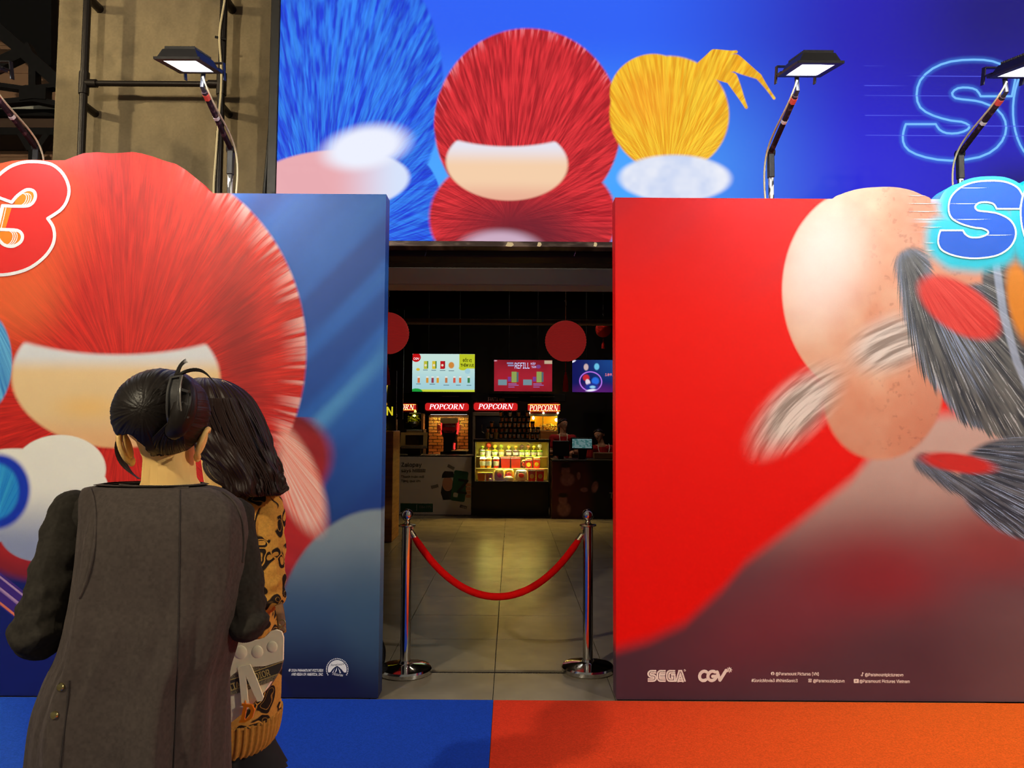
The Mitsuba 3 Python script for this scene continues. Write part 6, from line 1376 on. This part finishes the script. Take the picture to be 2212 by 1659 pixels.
# ---- saddle bag of the farther woman
mat('bag_leather', lin(252, 242, 205), .5, spec=.3); mat('bag_band', lin(70, 64, 60), .7); mat('band_tan', lin(186, 164, 104), .6); mat('gold_orange', lin(246, 136, 26), .35, .2); mat('strap_brown', lin(120, 84, 50), .6); mat('ribbon', proc(lambda p, n, uv: mix(lin(96, 88, 74), lin(150, 136, 104), smoothstep(.4, .6, noise(p.x * 700, p.z * 700, 0.0)))), .8)
bg = thing('handbag', 'cream saddle handbag with dark lettered band and gold letter charm at the farther woman hip', 'handbag', None)
GY = 1.935
bag_px = [(470, 1392), (505, 1386), (560, 1382), (574, 1377), (586, 1364), (598, 1360), (609, 1364), (613, 1376), (612, 1425), (606, 1446), (585, 1480), (550, 1516), (510, 1548), (474, 1561), (440, 1558), (424, 1520), (428, 1470), (446, 1410)]
bp = Polygon(bag_px).buffer(-3).buffer(3)
m = plate(bp, GY + .055, .055); obj('body', m, 'bag_leather', bg)
obj('back_rim', plate(bp.buffer(1.5), GY + .06, .02), 'strap_brown', bg)
flap = bp.intersection(Polygon([(400, 1300), (700, 1300), (700, 1402), (613, 1424), (575, 1436), (540, 1438), (515, 1446), (496, 1462), (478, 1476), (400, 1500)]))
obj('flap', plate(flap.buffer(1.0), GY, .007), 'bag_leather', bg)
for x, y, r in ((520, 1409, 12), (556, 1408, 11), (588, 1397, 10), (486, 1416, 11)):
    c = at(x, y, GY - .0068); obj('quilt_pad', ellipsoid(c, (r * 1.15 * kpx(GY), .0035, r * kpx(GY) * 1.2), 3), 'bag_leather', bg, True)
def band_line(o): return [(400, 1524 + o), (475, 1488 + o), (540, 1466 + o), (612, 1440 + o), (640, 1430 + o)]
def strip(o, w): return LineString(band_line(o)).buffer(w / 2, cap_style='flat').intersection(bp.buffer(.6))
obj('band', plate(strip(0, 24), GY, .003), 'bag_band', bg)
obj('ribbon', plate(strip(-17, 9), GY, .004), 'ribbon', bg); obj('ribbon', plate(strip(17, 9), GY, .004), 'ribbon', bg)
for o in (-11.6, 11.6): obj('band_edge', plate(strip(o, 2.2), GY - .003, .0015), 'band_tan', bg)
for t_, x, y, w_ in (('CHRISTIAN', 449, 1507, 86), ('DIOR', 553, 1468.5, 33)): obj('lettering', text_plate(t_, x, y, 14, GY - .003, .0015, w_, 17.5, 0, True), 'band_tan', bg)
for pts, n in (([(516, 1441), (530, 1437), (532, 1470), (536, 1515), (524, 1518), (520, 1470)], 'stirrup_strap'), ([(531, 1437), (541, 1435), (556, 1470), (569, 1505), (566, 1512), (558, 1513), (547, 1490), (534, 1460)], 'stirrup_strap')): obj(n, plate(Polygon(pts).buffer(1.2), GY - .004, .005), 'bag_leather', bg)
Dp = unary_union([Polygon([(524, 1519), (545, 1521), (551, 1532), (546, 1549), (532, 1558), (518, 1559), (519, 1556), (522, 1555), (528, 1524), (525, 1522)])]).difference(Polygon([(534, 1525), (541, 1526), (544, 1534), (540, 1547), (532, 1553), (529, 1553)]))
obj('letter_charm', plate(Dp.buffer(.6), GY - .009, .006), 'gold_orange', bg)
obj('charm_pin', tube([at(530, 1520, GY - .012), at(530, 1512, GY - .007)], .002, 6), 'gold_orange', bg)
st_ = smooth_path([at(609, 1366, GY + .03), at(608, 1346, 2.00), at(605, 1322, 2.05), at(601, 1300, 2.10), at(594, 1270, 2.15), at(584, 1230, 2.20), at(572, 1180, 2.25), at(560, 1130, 2.27), at(545, 1100, 2.25), at(538, 1080, 2.20), at(536, 1070, 2.15)], 50)
obj('strap', tube(st_, .011, 8, True, .3), 'strap_brown', bg, True)
for y in (1362, 1346): obj('ring', tube([at(609, y, GY + .025) + [.008 * math.cos(a), .002, .008 * math.sin(a)] for a in np.linspace(0, 2 * np.pi, 14)], .0018, 6, False), 'snap', bg, True)

# ---- counter assistants
def assistant(px, pyh, Y, label, f, hat, lean=0.0, sc=1.0):
    P = thing('person', label, 'person', 'counter assistants in red shirts'); c = at(px, pyh, Y); up = np.array([lean, 0, 1.0]); up /= np.linalg.norm(up); f = np.array(f, float); f -= up * (f @ up); f /= np.linalg.norm(f)
    nb_ = c - up * .16 - [0, .0, 0]; ch = nb_ - [lean * .1, -.02, .24]; pl_ = np.array([ch[0], ch[1] + .02, .92]); sh = .185
    S = head_bones(c, f, up) + [(c - up * .06, .052, nb_, .055), (nb_, .055, nb_ - [0, 0, .05], .08), (nb_ - [0, 0, .06], .07, ch, .11), (ch, .11, pl_, .11)]
    hands_, arms = [], []
    for sx in (-1, 1):
        s_ = nb_ + [sx * sh, 0, -.075]; e_ = s_ + [sx * .06, -.04, -.27]; w_ = e_ + [-sx * .10, -.20, .02]
        S += [(nb_ - [0, 0, .06], .06, s_, .045), (s_, .045, e_, .038), (e_, .038, w_, .027)]; S += hand(w_, [-sx * .4, -.9, -.1], [0, -.1, 1], 1.0, sx); arms.append((s_, e_))
        S += [(pl_ + [sx * .08, 0, 0], .09, pl_ + [sx * .09, 0, -.44], .06), (pl_ + [sx * .09, 0, -.44], .06, pl_ + [sx * .09, .01, -.84], .04), (pl_ + [sx * .09, .01, -.84], .04, pl_ + [sx * .09, -.10, -.885], .032)]
    obj('body', bones(S, .016, 5), 'skin_dim', P, True); face_parts(P, c, f, up)
    r = np.cross(f, up)
    for sx in (-1, 1): ear(P, c + r * sx * .082 - f * .012, r * sx, f, up, 1.0, 'skin_dim')
    hm = trimesh.creation.icosphere(subdivisions=4); d = hm.vertices; fr = d @ f; uu = d @ up
    rad = .099 + .012 * (meshkit.fbm(d * 5, 3, 3) - .5); hide = np.clip(((-.02 + .85 * np.clip(fr, -.3, 1)) - uu) * 6, 0, 1) * np.clip((fr + .55) * 4, 0, 1); rad = rad * (1 - .35 * hide)
    rad = np.where(uu < -.45, rad * .7, rad); hm.vertices = c + up * .018 - f * .004 + d * rad[:, None]; obj('hair', hm, 'hair_black', P, True)
    sh_m = [bones([(nb_ - [0, 0, .085], .085, ch, .135), (ch, .135, pl_ + [0, 0, .02], .135)] + [(nb_ - [0, 0, .09], .07, a + [0, 0, -.005], .062) for a, b in arms] + [(a + [0, 0, -.005], .062, a * .45 + b * .55, .058) for a, b in arms], .016, 6)]
    obj('shirt', sh_m[0], 'shirt_red', P, True)
    y0 = ch[1] - .145
    lan = smooth_path([nb_ + [-.06, -.02, -.0], nb_ + [-.062, -.095, -.10], [ch[0] - .035, y0, ch[2] - .02], [ch[0] + .005, y0 - .004, ch[2] - .19]], 20); lan2 = lan.copy(); lan2[:, 0] = 2 * (ch[0] + .005) - lan[:, 0]
    obj('lanyard', cat_(tube(lan, .006, 6), tube(lan2, .006, 6)), 'white_plastic', P, True)
    obj('badge', bx([ch[0] - .035, y0 - .016, ch[2] - .28], [ch[0] + .045, y0 - .008, ch[2] - .19], .002), 'white_plastic', P)
    obj('trousers', bones([(pl_ + [0, 0, .02], .13, pl_ + [0, 0, -.06], .128)] + [(pl_ + [sx * .08, 0, -.05], .105, pl_ + [sx * .09, 0, -.44], .075) for sx in (-1, 1)] + [(pl_ + [sx * .09, 0, -.44], .075, pl_ + [sx * .09, .01, -.83], .06) for sx in (-1, 1)], .02, 5), 'skirt_black', P, True)
    return P
assistant(1216, 917, 13.55, 'counter assistant in a red shirt and white lanyard beside the golden popcorn cabinet', (.55, -.8, -.1), None)
assistant(1294, 940, 13.45, 'dim counter assistant in a red shirt leaning at the right edge of the doorway', (-.5, -.8, -.25), None, -.28)
# tills on the right counter
tl = thing('till_display', 'black till seen from behind before the counter assistant', 'till')
obj('screen_back', pbx(1194, 952, 1230, 985, RF + .22, RF + .25, .008), 'counter_black', tl); obj('stand', bx([float(at(1206, 985, RF + .25)[0]), RF + .24, zr_], [float(at(1218, 985, RF + .25)[0]), RF + .34, float(at(1212, 975, RF + .25)[2])], .006), 'counter_black', tl)
cd = thing('customer_display', 'small lit teal customer display on the right counter', 'screen')
obj('casing', pbx(1233.5, 945, 1281, 971, RF + .18, RF + .21, .006), 'counter_black', cd)
a, c = at(1236, 968, RF + .178), at(1278.5, 948, RF + .178)
mm = trimesh.Trimesh([[a[0], RF + .178, a[2]], [c[0], RF + .178, a[2]], [c[0], RF + .178, c[2]], [a[0], RF + .178, c[2]]], [[0, 1, 2], [0, 2, 3]], process=False)
def teal(p, n, uv):
    base = mix(lin(120, 150, 150), lin(70, 120, 118), smoothstep(.5, .7, noise(p.x * 40, p.z * 60, 0.0)))
    return base * .55
obj('picture', {**ply(mm, 'mat_bill_face', uv=np.array([[0, 0], [1, 0], [1, 1], [0, 1.0]])), **emit(proc(teal), .1)}, None, cd)
obj('stand', bx([float(at(1250, 985, RF + .2)[0]), RF + .20, zr_], [float(at(1264, 985, RF + .2)[0]), RF + .30, float(at(1257, 960, RF + .2)[2])], .006), 'counter_black', cd)
bq = bx([float(at(1284, 985, RF + .3)[0]), RF + .3, zr_], [float(at(1330, 985, RF + .3)[0]), RF + .55, float(at(1300, 978, RF + .3)[2])], .01)
obj('paper_tray', bq, 'strap_brown', None, False, 'low brown tray on the right counter before the leaning assistant', 'tray')
